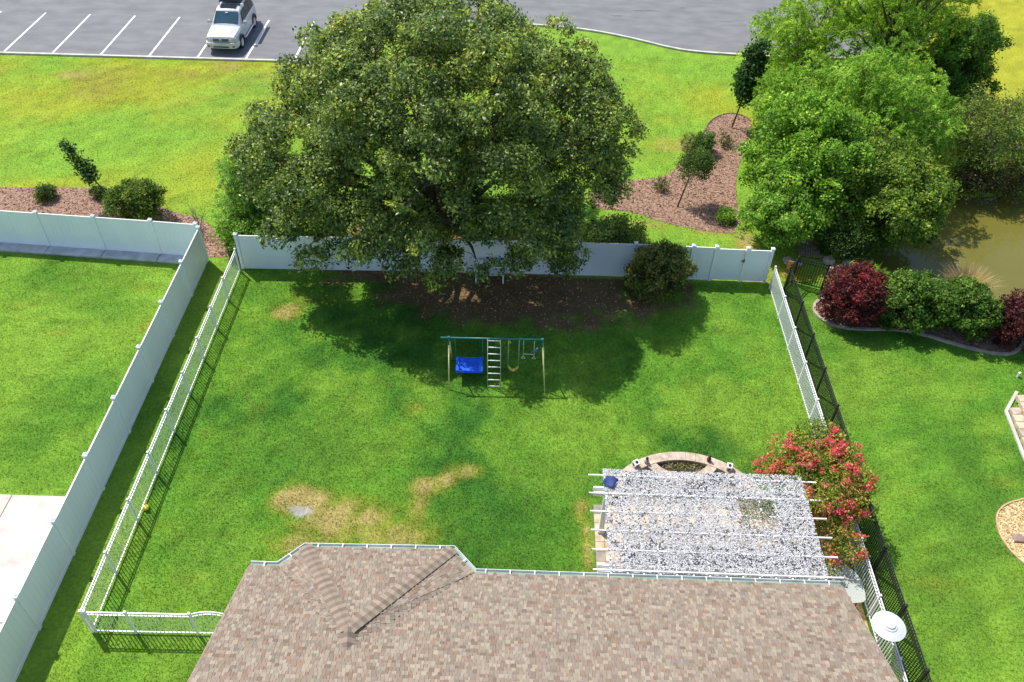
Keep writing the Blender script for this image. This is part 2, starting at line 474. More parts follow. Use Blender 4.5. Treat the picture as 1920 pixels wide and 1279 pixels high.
BED_LEFT = smooth_poly([(-60, 34.75), (-40, 34.8), (-25.3, 34.75), (-23, 34.85), (-20.5, 34.95), (-19.2, 34.7), (-17.6, 33.8), (-16.2, 33.1), (-14.8, 32.7), (-13.4, 31.2), (-12.5, 29.9), (-13.7, 29.85), (-16, 30.05), (-24, 30.3), (-60, 30.6)], 1)
BED_MID = smooth_poly([(5.2, 37.1), (7.3, 37.6), (8.0, 38.3), (10.05, 42.2), (10.6, 43.7), (11.7, 44.6), (12.7, 44.3), (13.0, 43.3), (12.0, 40.6), (11.1, 38), (10.7, 35.1), (10.6, 33.0), (9.3, 32.95), (7.1, 33.55), (5.5, 34.5), (3.5, 34.6), (3.5, 36.4)], 2)
BED_SHRUB = smooth_poly([(12.75, 27.9), (12.72, 27.3), (13.0, 26.85), (13.5, 26.55), (14.3, 26.45), (15.9, 26.55), (16.9, 26.3), (17.9, 25.8), (19.2, 25.3), (20.0, 25.2), (20.6, 25.5), (21.2, 26.3), (20.2, 27.0), (18.2, 27.8), (16, 28.3), (14.2, 28.6), (13.2, 28.4)], 2)
BED_GRAVEL = smooth_poly([(19.5, 18.6), (17.8, 18.05), (17.0, 17.8), (16.5, 17.35), (16.3, 16.6), (16.4, 15.95), (16.7, 15.4), (17.6, 14.2), (19.5, 13.2)], 2)
PATIO = [(-40, 16.76), (-13.85, 16.76), (-13.85, 4), (-40, 4)]
ALL_BEDS = [BED_LEFT, BED_MID, BED_SHRUB, BED_GRAVEL, PATIO, [(2.75, 17.3), (10.3, 17.3), (10.3, 12.5), (2.75, 12.5)], [(9.2, 17.2), (11.05, 17.2), (11.05, 10), (9.2, 10)]]

MB().sheet(BED_LEFT, 0.012).build('mulch_bed', M['mulch'], label='long brown mulch bed behind the left privacy fence', cat='mulch bed', kind='structure')
MB().sheet(BED_MID, 0.012).build('mulch_bed', M['mulch'], label='curved brown mulch bed between the oak and the pond trees', cat='mulch bed', kind='structure')
MB().sheet(BED_SHRUB, 0.012).build('mulch_bed', M['mulch'], label='brown mulch bed under the red and green shrubs by the pond', cat='mulch bed', kind='structure')
MB().sheet(BED_GRAVEL, 0.012).build('gravel_bed', M['gravel'], label='pale tan gravel bed at the right edge of the neighbour lawn', cat='gravel bed', kind='structure')
MB().sheet([(9.2, 17.2), (11.0, 17.2), (11.0, 8), (9.2, 8)], 0.010).build('side_bed', M['straw'], label='straw covered strip between the house and the white fence', cat='bed', kind='structure')

def chips(name, poly, n, size, cols, label, mat=None, z=0.03):
    P_ = np.array(poly); lo = np.maximum(P_.min(0), (-27, 12)); hi = np.minimum(P_.max(0), (24, 46))
    x = rng.uniform(lo[0], hi[0], n * 3); y = rng.uniform(lo[1], hi[1], n * 3)
    k = inside(poly, x, y); x, y = x[k][:n], y[k][:n]
    m = len(x)
    C = np.stack([x, y, rng.uniform(0.018, z + 0.018, m)], 1)
    nr = rng.normal(0, 0.45, (m, 3)); nr[:, 2] = 1; nr /= np.linalg.norm(nr, axis=1)[:, None]
    t = np.cross(nr, rng.normal(0, 1, (m, 3))); t /= np.linalg.norm(t, axis=1)[:, None]
    b = np.cross(nr, t)
    s = rng.uniform(0.5, 1.3, m)[:, None] * size
    V = np.stack([C - t * s - b * s * .4, C + t * s - b * s * .4, C + t * s + b * s * .4, C - t * s + b * s * .4], 1).reshape(-1, 3)
    F = np.arange(4 * m).reshape(-1, 4)
    c = np.array(cols)[rng.integers(0, len(cols), m)] * rng.uniform(0.7, 1.2, (m, 1))
    np_mesh(name, V, F, mat or M['chip'], col=np.repeat(c, 4, 0), label=label, cat='mulch', kind='stuff')

MC = [(0.12, 0.065, 0.045), (0.25, 0.145, 0.10), (0.38, 0.25, 0.18), (0.46, 0.33, 0.25), (0.29, 0.165, 0.105)]
chips('mulch_chips', BED_LEFT, 5200, 0.045, MC, 'loose bark chips over the left mulch bed')
chips('mulch_chips', BED_MID, 5200, 0.045, MC, 'loose bark chips over the curved middle mulch bed')
chips('mulch_chips', BED_SHRUB, 2500, 0.04, MC, 'loose bark chips under the red and green shrubs')
chips('gravel_stones', BED_GRAVEL, 3500, 0.03, [(0.7, 0.55, 0.3), (0.5, 0.36, 0.16), (0.75, 0.66, 0.45), (0.35, 0.23, 0.1)], 'loose tan stones over the gravel bed')

# fallen leaves below the oak and behind the rear fence
def litter():
    n = 9000
    x = rng.uniform(-11, 8, n); y = rng.uniform(24.8, 33, n)
    C, d = lawn(x, y)
    k = d < rng.uniform(0.05, 0.8, n)
    x, y = x[k], y[k]; m = len(x)
    P_ = np.stack([x, y, rng.uniform(0.008, 0.03, m)], 1)
    nr = rng.normal(0, 0.4, (m, 3)); nr[:, 2] = 1; nr /= np.linalg.norm(nr, axis=1)[:, None]
    t = np.cross(nr, rng.normal(0, 1, (m, 3))); t /= np.linalg.norm(t, axis=1)[:, None]; b = np.cross(nr, t)
    s = rng.uniform(0.025, 0.055, m)[:, None]
    V = np.stack([P_ - t * s, P_ - b * s * .5, P_ + t * s, P_ + b * s * .5], 1).reshape(-1, 3)
    pal = np.array([(0.40, 0.25, 0.12), (0.30, 0.17, 0.09), (0.50, 0.38, 0.22), (0.16, 0.09, 0.05)])
    c = pal[rng.integers(0, 4, m)]
    np_mesh('leaf_litter', V, np.arange(4 * m).reshape(-1, 4), M['chip'], col=np.repeat(c, 4, 0), label='dry fallen leaves on the bare earth below the big oak', cat='leaf litter', kind='stuff')
litter()

# road and parking lot
kerb_line = [(-80, 48.75), (-31.8, 48.95), (-15.3, 49.12), (-11.2, 49.16)] + smooth_poly([(-11.2, 49.16), (-9.6, 49.6), (-9.2, 52.0), (-8.6, 54.6), (-6.6, 55.7), (-2, 55.75), (2.2, 55.45), (4.8, 54.9), (7.2, 53.9), (9.4, 52.7), (11.1, 52.25), (13.5, 52.1), (17.4, 51.9), (22, 52.2), (26, 54.2), (28.2, 58), (29.2, 64), (31, 76), (34, 100)], 2, closed=False)
road_poly = kerb_line + [(34, 260), (-80, 260)]
MB().sheet(road_poly, 0.006).build('asphalt_lot', M['asphalt'], label='grey asphalt parking lot and drive along the top', cat='road', kind='structure')
def strip(path, w, z0, z1, mat, name, parent=None, **kw):
    """kerb-like strip following a path, with a real top and sides"""
    n = len(path); P_ = [Vector((p[0], p[1])) for p in path]
    L_, R_ = [], []
    for i in range(n):
        d = (P_[min(i + 1, n - 1)] - P_[max(i - 1, 0)]).normalized()
        nn = Vector((-d.y, d.x)) * w / 2
        L_.append(P_[i] + nn); R_.append(P_[i] - nn)
    vs_, fs_ = [], []
    for a, b in zip(L_, R_):
        vs_ += [(a.x, a.y, z0), (a.x, a.y, z1), (b.x, b.y, z1), (b.x, b.y, z0)]
    for i in range(n - 1):
        o = i * 4
        for k in range(3):
            fs_.append((o + k, o + k + 1, o + 4 + k + 1, o + 4 + k))
    fs_ += [(0, 3, 2, 1), ((n - 1) * 4, (n - 1) * 4 + 1, (n - 1) * 4 + 2, (n - 1) * 4 + 3)]
    return MB().add(vs_, fs_).build(name, mat, parent, **kw)
strip(kerb_line, 0.17, -0.05, 0.11, M['kerb'], 'kerb', label='pale concrete kerb along the parking lot and drive', cat='kerb', kind='structure')
lines = thing('stall_markings', 'white painted stall lines on the parking lot', 'road marking', (-22, 52, 0))
lines['kind'] = 'structure'
for i in range(-3, 7):
    xb = -31.77 + 2.955 * i
    MB().add([(xb - 0.06, 49.3, 0.011), (xb + 0.06, 49.3, 0.011), (xb + 0.16, 55.05, 0.011), (xb + 0.04, 55.05, 0.011)], [(0, 1, 2, 3)]).build('stall_line', M['paint'], lines)
for i, (px, py, w, h) in enumerate([(8.2, 58.6, 1.2, .14), (10.9, 59.3, .35, .1), (6.3, 57.6, .5, .12), (5.2, 60.4, .3, .1), (13.6, 57.2, .5, .08), (-14.6, 52.0, .4, .08), (-13.2, 50.6, .3, .1)]):
    poly = [(px + w * math.cos(a) * random.uniform(.6, 1.1), py + h * math.sin(a) * random.uniform(.6, 1.1)) for a in [k * math.pi / 6 for k in range(12)]]
    MB().sheet(poly, 0.0105).build('asphalt_patch', M['asphalt_dark'], kind='structure', label='dark oil stain on the grey asphalt, %s' % ('larger one right of the oak', 'small one near the drive top', 'small one by the kerb bend', 'tiny one far up the drive', 'thin one by the feathery tree', 'small one right of the parked car', 'small one near the oak edge')[i], cat='stain')

# pond water
m, nt, N_, L_, P_ = new_mat('pond_water')
tc = N_.new('ShaderNodeTexCoord'); nz = N_.new('ShaderNodeTexNoise'); nz.inputs['Scale'].default_value = 0.25; nz.inputs['Detail'].default_value = 3
L_.new(tc.outputs['Object'], nz.inputs['Vector'])
cr = N_.new('ShaderNodeValToRGB'); cr.color_ramp.elements[0].color = (0.115, 0.105, 0.022, 1); cr.color_ramp.elements[1].color = (0.165, 0.150, 0.030, 1)
L_.new(nz.outputs['Fac'], cr.inputs['Fac']); L_.new(cr.outputs['Color'], P_.inputs['Base Color'])
P_.inputs['Roughness'].default_value = 0.035
P_.inputs['IOR'].default_value = 1.33
n2 = N_.new('ShaderNodeTexNoise'); n2.inputs['Scale'].default_value = 2.0
L_.new(tc.outputs['Object'], n2.inputs['Vector'])
b_ = N_.new('ShaderNodeBump'); b_.inputs['Strength'].default_value = 0.06; b_.inputs['Distance'].default_value = 0.05
L_.new(n2.outputs['Fac'], b_.inputs['Height']); L_.new(b_.outputs['Normal'], P_.inputs['Normal'])
MB().sheet([(12, 27), (47, 26), (47, 41), (12, 39)], -0.45).build('pond_water', m, label='murky olive pond at the right edge', cat='pond', kind='structure')

# neighbour's concrete patio, cast in slabs
slab = thing('concrete_patio', 'pale concrete patio slabs in the left neighbour yard', 'patio', (-16, 14, 0)); slab['kind'] = 'structure'
for (x0, x1) in ((-40, -19.6), (-19.58, -16.62), (-16.6, -13.86)):
    for (y0, y1) in ((12.2, 16.76), (4, 12.18)):
        MB().cham(((x0 + x1) / 2, (y0 + y1) / 2, 0.0), (x1 - x0, y1 - y0, 0.08), 0.012).build('slab', M['concrete'], slab)

# ------------------------------------------------------------------ fences
def vinyl_fence(name, label, pts, post_h=1.83, base=0.0, caps=True, thick_post=0.127, panel_h=1.78, skip=()):
    """privacy fence through pts (post positions); boards stand between the rails of each bay"""
    f = thing(name, label, 'fence', (pts[0][0], pts[0][1], 0))
    d0 = Vector((pts[1][0] - pts[0][0], pts[1][1] - pts[0][1])).normalized()
    rz = math.atan2(d0.y, d0.x)
    for i, p in enumerate(pts):
        q = MB().box((p[0], p[1], base + post_h / 2), (thick_post, thick_post, post_h), rz).build('post', M['vinyl'], f)
        c = MB()
        w = thick_post / 2 + 0.018
        Mz = Matrix.Rotation(rz, 3, 'Z')
        z = base + post_h
        ring = lambda r, zz: [Mz @ Vector((a * r, b * r, 0)) + Vector((p[0], p[1], zz)) for a, b in ((-1, -1), (1, -1), (1, 1), (-1, 1))]
        vs_ = ring(w, z + 0.002) + ring(w, z + 0.04) + ring(w * 0.72, z + 0.055) + ring(0.01, z + 0.105)
        fs_ = [(3, 2, 1, 0), (12, 13, 14, 15)] + [(4 * k + j, 4 * k + (j + 1) % 4, 4 * k + 4 + (j + 1) % 4, 4 * k + 4 + j) for k in range(3) for j in range(4)]
        c.add(vs_, fs_).build('post_cap', M['alu'], q)
    for i in range(len(pts) - 1):
        if i in skip:
            continue
        a, b = Vector((*pts[i], 0)), Vector((*pts[i + 1], 0))
        u = (b - a).normalized(); a2 = a + u * thick_post * 0.5; b2 = b - u * thick_post * 0.5
        L = (b2 - a2).length
        rzz = math.atan2(u.y, u.x)
        zt, zb = base + panel_h - 0.045, base + 0.075
        mid = (a2 + b2) / 2
        MB().cham((mid.x, mid.y, zt), (L, 0.05, 0.09), 0.008, rzz).build('top_rail', M['alu'], f)
        MB().cham((mid.x, mid.y, zb), (L, 0.05, 0.15), 0.008, rzz).build('bottom_rail', M['vinyl'], f)
        n = max(2, round(L / 0.20)); w = L / n
        mb = MB()
        for k in range(n):
            c = a2 + u * (w * (k + 0.5))
            mb.box((c.x, c.y, (zt + zb) / 2), (w - 0.006, 0.024 + 0.0016 * (k % 2), zt - zb - 0.10), rzz)
        mb.box((mid.x, mid.y, (zt + zb) / 2), (L, 0.012, zt - zb - 0.06), rzz)
        mb.build('panel', M['vinyl'], f)
    return f

# left neighbour: along the park and down the side
xs_ = [-31.2, -28.7, -26.15, -23.55, -20.95, -18.4, -15.87]
vf_b = vinyl_fence('privacy_fence', 'white vinyl privacy fence on a grey block kerb beside the mulch bed', [(x, 30.16 + (x + 20.95) * -0.058) for x in xs_] + [(-13.86, 29.72)], base=0.12, post_h=1.8, panel_h=1.75)
ys_ = [29.72 - 2.52 * k for k in range(1, 10)]
vinyl_fence('privacy_fence', 'long white vinyl privacy fence running down the left side of the yard', [(-13.72, 29.58)] + [(-13.72, y) for y in ys_], post_h=1.84)
kb = thing('block_kerb', 'grey concrete kerb blocks at the foot of the left rear privacy fence', 'kerb', (-20, 29.8, 0))
for i in range(len(xs_)):
    x0 = xs_[i]; x1 = (xs_ + [-13.9])[i + 1]
    y0, y1 = 29.92 + (x0 + 20.95) * -0.058, 29.92 + (x1 + 20.95) * -0.058
    L = math.hypot(x1 - x0, y1 - y0)
    MB().cham(((x0 + x1) / 2, (y0 + y1) / 2 + 0.03, 0.055), (L - 0.025, 0.62, 0.13), 0.03, math.atan2(y1 - y0, x1 - x0)).build('kerb_block', M['block'], kb)

# rear fence of the yard with its gate at the right end
rx = [-12.02, -9.58, -7.14, -4.7, -2.26, 0.18, 2.62, 5.08, 7.54, 8.53]
ry = lambda x: 29.16 + 0.33 * math.sin(math.pi * min(1, (x + 12.02) / 18) / 2) * (1 - max(0, (x - 5)) * 0.05)
vinyl_fence('privacy_fence', 'white vinyl privacy fence across the rear of the yard behind the big oak', [(x, ry(x)) for x in rx])
gate = thing('fence_gate', 'white vinyl gate with black latch between the rear fence and the picket fence', 'gate', (9.2, ry(9.2), 0))
for gx0, gx1, nm in ((8.53, 9.87, 'gate_leaf'), (9.87, 10.92, 'gate_leaf')):
    y_ = ry((gx0 + gx1) / 2)
    leaf = MB().bbox(gx0 + 0.09, gx1 - 0.09, y_ - 0.012, y_ + 0.012, 0.14, 1.64).build(nm, M['vinyl'], gate)
    for z0, z1, t in ((0.06, 0.16, 0.045), (1.62, 1.73, 0.046)):
        MB().bbox(gx0 + 0.09, gx1 - 0.09, y_ - t / 2, y_ + t / 2, z0, z1).build('rail', M['alu'], leaf)
    for xx in (gx0 + 0.11, gx1 - 0.11):
        MB().bbox(xx - 0.035, xx + 0.035, y_ - 0.026, y_ + 0.026, 0.06, 1.72).build('stile', M['alu'], leaf)
for xx in (9.87, 10.92):
    q = MB().bbox(xx - 0.064, xx + 0.064, ry(xx) - 0.064, ry(xx) + 0.064, 0, 1.83).build('post', M['vinyl'], gate)
    MB().cham((xx, ry(xx), 1.862), (0.165, 0.165, 0.06), 0.03).build('post_cap', M['alu'], q)
mb = MB(); mb.bbox(9.79, 9.83, ry(9.8) - 0.075, ry(9.8) - 0.03, 1.08, 1.26); mb.bbox(9.70, 9.81, ry(9.8) - 0.06, ry(9.8) - 0.03, 1.13, 1.17)
mb.build('latch', M['dark_metal'], gate)

_meshes = {}
def picket_mesh(h, w, mat):
    key = (round(h, 3), w, mat.name)
    if key not in _meshes:
        mb = MB(); mb.cham((0, 0, h / 2), (w, w, h), 0.003)
        me = bpy.data.meshes.new('picket'); me.from_pydata(mb.v, [], mb.f); me.materials.append(mat)
        _meshes[key] = me
    return _meshes[key]

def picket_fence(name, label, posts, h, mat, pitch=0.125, top_gap=0.14, pw=0.018, post_w=0.06, rail=(0.03, 0.035), arch=(), post_h=None):
    f = thing(name, label, 'fence', (posts[0][0], posts[0][1], 0))
    ph = post_h or h + 0.04
    for p in posts:
        q = MB().cham((p[0], p[1], ph / 2), (post_w, post_w, ph), 0.006).build('post', mat, f)
        MB().cham((p[0], p[1], ph + 0.014), (post_w + 0.018, post_w + 0.018, 0.024), 0.012).build('post_cap', mat, q)
    for i in range(len(posts) - 1):
        a, b = Vector((*posts[i], 0)), Vector((*posts[i + 1], 0))
        u = (b - a).normalized(); L = (b - a).length
        a2 = a + u * post_w / 2; b2 = b - u * post_w / 2
        rise = (lambda t: 0.16 * math.sin(math.pi * t)) if i in arch else (lambda t: 0.0)
        for z in (h - 0.018, h - top_gap - 0.018, 0.11):
            if i in arch and z > 0.5:
                pts = [a2 + (b2 - a2) * (k / 12) + Vector((0, 0, z + rise(k / 12))) for k in range(13)]
                mb = MB()
                for k in range(12):
                    mb.bar(pts[k], pts[k + 1], rail[0], rail[1])
                mb.build('rail', mat, f)
            else:
                MB().bar(a2 + Vector((0, 0, z)), b2 + Vector((0, 0, z)), rail[0], rail[1]).build('rail', mat, f)
        n = max(1, round(L / pitch) - 1)
        for k in range(n):
            t = (k + 1) / (n + 1)
            c = a + (b - a) * t
            hh = h - 0.09 + round(rise(t), 2)
            link_mesh('picket', picket_mesh(hh, pw, mat), None, f, loc=(c.x, c.y, 0.06))
    return f

YP = [28.92, 26.98, 25.2, 23.38, 21.54, 19.7, 17.8, 15.88, 13.95, 12.02]
picket_fence('picket_fence', 'white metal picket fence down the left side of the yard', [(-12.1, y) for y in YP], 1.2, M['alu'])
picket_fence('picket_fence', 'short white picket fence with an arched gate between the corner and the roof', [(-11.99, 12.02), (-10.82, 12.03), (-9.0, 12.06), (-7.85, 12.08), (-6.75, 12.1)], 1.2, M['alu'], arch=(2,))
YR = [28.95, 27.0, 25.1, 23.18, 21.26, 19.33, 17.35, 15.38, 13.4, 11.45, 9.5]
picket_fence('picket_fence', 'white metal picket fence down the right side beside the black fence', [(11.08, y) for y in YR], 1.2, M['alu'], pitch=0.115, pw=0.026)
YB = [28.75, 26.5, 24.6, 22.72, 20.85, 18.9, 16.93, 14.97, 13.0, 11.05, 9.1]
picket_fence('black_fence', 'black metal picket fence on the neighbour side of the white fence', [(11.66, y) for y in YB], 1.37, M['black'], pitch=0.10, top_gap=0.16, post_w=0.07, pw=0.022)
picket_fence('black_fence', 'black metal picket fence behind the red and green shrubs by the pond', [(11.7, 28.9), (12.15, 29.45), (13.35, 29.0), (15.1, 28.65), (16.9, 28.1), (18.6, 27.4), (20.3, 26.75), (22.1, 26.1), (24, 25.4)], 1.37, M['black'], pitch=0.11, top_gap=0.16, post_w=0.07, pw=0.022)

# ------------------------------------------------------------------ house
EAVE_Y, EAVE_Z, PITCH = 12.78, 2.70, 0.45
HX0, HX1 = -7.17, 9.36
RIDGE_Y = 3.6
zr = lambda y: EAVE_Z + PITCH * (EAVE_Y - y)
house = thing('house', 'single storey house with mottled brown shingle roof and white gutters', 'house', (1, 8, 0))
wall = MB()
wall.bbox(HX0 + 0.45, HX1 - 0.35, -4.6, EAVE_Y - 0.45, 0.0, 2.52)
wall.prism([(-6.0, 12.34), (-5.5, 12.98), (-1.8, 12.98), (-1.3, 12.34)], 0.0, 2.52)
for xx in (HX0 + 0.46, HX1 - 0.36):                       # gable walls
    wall.add([(xx - .01, -4.6, 2.53), (xx - .01, 12.3, 2.53), (xx - .01, RIDGE_Y, zr(RIDGE_Y) - 0.25), (xx + .01, -4.6, 2.53), (xx + .01, 12.3, 2.53), (xx + .01, RIDGE_Y, zr(RIDGE_Y) - 0.25)],
             [(0, 1, 2), (5, 4, 3), (0, 3, 4, 1), (1, 4, 5, 2), (2, 5, 3, 0)])
wall.build('wall', M['siding'], house)
for x0, x1 in ((-5.0, -4.0), (-3.2, -2.2)):
    w_ = MB().bbox(x0, x1, 12.985, 13.02, 0.9, 2.2).build('window', M['gutter'], house)
    MB().bbox(x0 + 0.06, x1 - 0.06, 13.022, 13.03, 0.96, 2.14).build('pane', M['glass'], w_)
w_ = MB().bbox(3.6, 5.4, 12.335, 12.37, 0.05, 2.1).build('patio_door', M['gutter'], house)
for x0, x1 in ((3.68, 4.46), (4.54, 5.32)):
    MB().bbox(x0, x1, 12.372, 12.38, 0.15, 2.02).build('pane', M['glass'], w_)

roof = MB()
th = 0.12
def slab_poly(mb, top):
    n = len(top)
    bot = [(p[0], p[1], p[2] - th) for p in top]
    mb.add(list(top) + bot, [tuple(range(n)), tuple(range(n, 2 * n))[::-1]] + [(i, n + i, n + (i + 1) % n, (i + 1) % n) for i in range(n)])
slab_poly(roof, [(HX0, EAVE_Y, EAVE_Z), (HX0, RIDGE_Y, zr(RIDGE_Y)), (HX1, RIDGE_Y, zr(RIDGE_Y)), (HX1, EAVE_Y, EAVE_Z)])
slab_poly(roof, [(HX0, RIDGE_Y - 0.003, zr(RIDGE_Y)), (HX0, -5.2, zr(RIDGE_Y) - PITCH * (RIDGE_Y + 5.2)), (HX1, -5.2, zr(RIDGE_Y) - PITCH * (RIDGE_Y + 5.2)), (HX1, RIDGE_Y - 0.003, zr(RIDGE_Y))])
# bay: hipped roof over the angled bay
BA = [(-6.36, 12.78), (-5.72, 13.42), (-1.58, 13.50), (-0.90, 12.78)]     # eave corners
APX = (-3.86, 10.30, 4.02); RDG = (-3.80, 9.80, 4.035)
B3 = [(x, y, EAVE_Z + 0.004) for x, y in BA]
bay_planes = [(B3[1], B3[2], APX), (B3[0], B3[1], APX), (B3[2], B3[3], APX), (B3[0], APX, RDG), (B3[3], RDG, APX)]
for pl in bay_planes:
    roof.add(pl, [tuple(range(len(pl)))])
roof_o = roof.build('roof', M['roof_base'], house)

# shingles: each tab a thin wedge, laid in courses
SH_PAL = np.array([(0.27, 0.217, 0.167), (0.234, 0.183, 0.143), (0.313, 0.26, 0.198), (0.199, 0.146, 0.111), (0.256, 0.185, 0.138), (0.245, 0.208, 0.166), (0.299, 0.252, 0.194), (0.245, 0.168, 0.121), (0.219, 0.185, 0.148)])
def shingle_col():
    c = SH_PAL[rng.choice(len(SH_PAL), p=[.2, .14, .16, .07, .08, .13, .1, .05, .07])]
    return tuple(c * rng.uniform(0.88, 1.1))
class Shingles:
    def __init__(s):
        s.items = []          # (8 corner points, colour)
    def plane(s, origin, u, v, urange, vmax, keep, expo=0.122, v_from=0.0, wide=1.0):
        """u along the eave, v up the slope; keep(p) tells if the middle of a tab lies on the plane"""
        origin, u, v = Vector(origin), Vector(u).normalized(), Vector(v).normalized()
        n = u.cross(v)
        if n.z < 0: n = -n
        k = int(round(v_from / expo))
        while k * expo < vmax:
            a = urange[0] - rng.uniform(0, 0.3)
            v0 = k * expo
            while a < urange[1]:
                w = rng.choice([0.07, 0.085, 0.10, 0.115, 0.14]) * wide
                b = a + w
                aa, bb = max(a, urange[0]), min(b, urange[1])
                a = b
                if bb - aa < 0.02:
                    continue
                seg = s.clip(origin, u, v, aa, bb, v0, keep)
                if seg is None:
                    continue
                aa, bb = seg
                tk = rng.uniform(0.010, 0.018) + (0.010 if rng.random() < 0.4 else 0)
                drop = rng.uniform(0.0, 0.03) if rng.random() < 0.5 else 0.0
                g = 0.003
                P_ = []
                for uu, vv, hh in ((aa + g, v0 - drop, 0.002), (bb - g, v0 - drop, 0.002), (bb - g, v0 + expo + 0.03, 0.001), (aa + g, v0 + expo + 0.03, 0.001),
                                   (aa + g, v0 - drop, tk + 0.006), (bb - g, v0 - drop, tk + 0.006), (bb - g, v0 + expo + 0.03, 0.004), (aa + g, v0 + expo + 0.03, 0.004)):
                    P_.append(origin + u * uu + v * vv + n * hh)
                s.items.append((P_, shingle_col()))
            k += 1
    def clip(s, o, u, v, a, b, v0, keep):
        ok_a = keep(o + u * a + v * (v0 + 0.07)); ok_b = keep(o + u * b + v * (v0 + 0.07))
        if ok_a and ok_b: return a, b
        if not ok_a and not ok_b: return None
        lo, hi = (a, b)
        for _ in range(12):
            mdl = (lo + hi) / 2
            if keep(o + u * mdl + v * (v0 + 0.07)) == ok_a: lo = mdl
            else: hi = mdl
        return (a, lo) if ok_a else (hi, b)
SF = [(0, 3, 2, 1), (4, 5, 6, 7), (0, 1, 5, 4), (1, 2, 6, 5), (3, 0, 4, 7)]
sh = Shingles()
def in_tri_xy(poly):
    def f(p):
        s_ = None
        n = len(poly)
        for i in range(n):
            ax, ay = poly[i][0], poly[i][1]; bx, by = poly[(i + 1) % n][0], poly[(i + 1) % n][1]
            c = (bx - ax) * (p.y - ay) - (by - ay) * (p.x - ax)
            if abs(c) < 1e-6: continue
            if s_ is None: s_ = c > 0
            elif (c > 0) != s_: return False
        return True
    return f
bay_foot = in_tri_xy([(-6.36, 12.78), RDG, (-0.90, 12.78), (-0.9, 14), (-6.36, 14)])
sh.plane((HX0, EAVE_Y, EAVE_Z), (1, 0, 0), (0, -1, PITCH), (0, HX1 - HX0), 6.1, lambda p: not (bay_foot(p)))
sh.plane((HX0, EAVE_Y, EAVE_Z), (1, 0, 0), (0, -1, PITCH), (0, HX1 - HX0), 9.9, lambda p: True, 0.244, 6.1, 2.5)
def plane_basis(pl):
    a, b, c = Vector(pl[0]), Vector(pl[1]), Vector(pl[2])
    n = (b - a).cross(c - a).normalized()
    if n.z < 0: n = -n
    v = (Vector((0, 0, 1)) - n * n.z).normalized(); u = v.cross(n).normalized()
    a = min((a, b, c), key=lambda p: p.z)
    return a, u, v, 0
for pl in bay_planes:
    a, u, v, L = plane_basis(pl)
    us = [(Vector(p) - a).dot(u) for p in pl]; vmx = max((Vector(p) - a).dot(v) for p in pl)
    def keep(p, a=a, u=u, v=v, pl=pl):
        q = [((Vector(c) - a).dot(u), (Vector(c) - a).dot(v)) for c in pl]
        d = p - a
        return in_tri_xy(q)(Vector((d.dot(u), d.dot(v), 0)))
    sh.plane(a, u, v, (min(us), max(us)), vmx, keep)
# the 300 that show largest stay single pieces
camp = Vector((0, 0, 23.8))
def frame_ok(p):
    c = cam.matrix_world.inverted() @ p
    return abs(c.x / -c.z) < 0.585 and abs(c.y / -c.z) < 0.39
order = sorted(range(len(sh.items)), key=lambda i: (0 if frame_ok(sh.items[i][0][4]) else 1, (sh.items[i][0][4] - camp).length))
single = set(order[:300])
rest = MB()
for i, (pp, c) in enumerate(sh.items):
    if i in single:
        MB().add(pp, SF, c).build('shingle', M['shingle'], roof_o)
    else:
        rest.add(pp, SF, c)
rest.build('shingle_field', M['shingle'], roof_o, kind='stuff')

# cap shingles on the hips and the short ridge
def caps_along(p, q, n1, n2, step=0.135, w=0.19):
    p, q = Vector(p), Vector(q); d = (q - p); L = d.length; d.normalize()
    n = int(L / step)
    for k in range(n + 1):
        a = p + d * (k * step - 0.03); b = p + d * min(L, k * step + step + 0.05)
        s1 = Vector(n1).normalized(); s2 = Vector(n2).normalized()
        up = (s1.cross(d)); up = up if up.z > 0 else -up
        up2 = (s2.cross(d)); up2 = up2 if up2.z > 0 else -up2
        vs_ = []
        for e, lift in ((a, 0.075), (b, 0.03)):
            for s_, u_, f in ((s1, up, 1), (s1, up, 0.5), (None, None, 0), (s2, up2, 0.5), (s2, up2, 1)):
                if s_ is None:
                    vs_.append(e + Vector((0, 0, lift + 0.012)))
                else:
                    vs_.append(e + s_ * w * f + u_ * (lift * (1 - 0.25 * f)))
        base = [x - Vector((0, 0, 0.05)) for x in vs_[:5]]
        mb = MB(); c = tuple(SH_PAL.mean(0) * (0.78 if k % 2 else 1.12) * rng.uniform(0.92, 1.08))
        mb.add(vs_ + base, [(0, 1, 6, 5), (1, 2, 7, 6), (2, 3, 8, 7), (3, 4, 9, 8), (10, 11, 1, 0), (11, 12, 2, 1), (12, 13, 3, 2), (13, 14, 4, 3)], c)
        mb.build('ridge_cap', M['shingle'], roof_o)
def down_slope(pl, d):
    a, b, c = Vector(pl[0]), Vector(pl[1]), Vector(pl[2])
    n = (b - a).cross(c - a).normalized()
    d = Vector(d).normalized()
    return n.cross(d)
for corner, pa, pb in ((B3[1], bay_planes[0], bay_planes[1]), (B3[2], bay_planes[0], bay_planes[2])):
    d = Vector(APX) - Vector(corner)
    outs = []
    for pl in (pa, pb):
        s_ = down_slope(pl, d)
        cen = sum((Vector(p) for p in pl), Vector()) / len(pl) - Vector(corner)
        outs.append(s_ if s_.dot(cen) > 0 else -s_)
    caps_along(corner, APX, outs[0], outs[1])
d = Vector(RDG) - Vector(APX)
caps_along(APX, tuple(Vector(RDG) + d.normalized() * 0.12), (-1, 0, -0.5), (1, 0, -0.5))

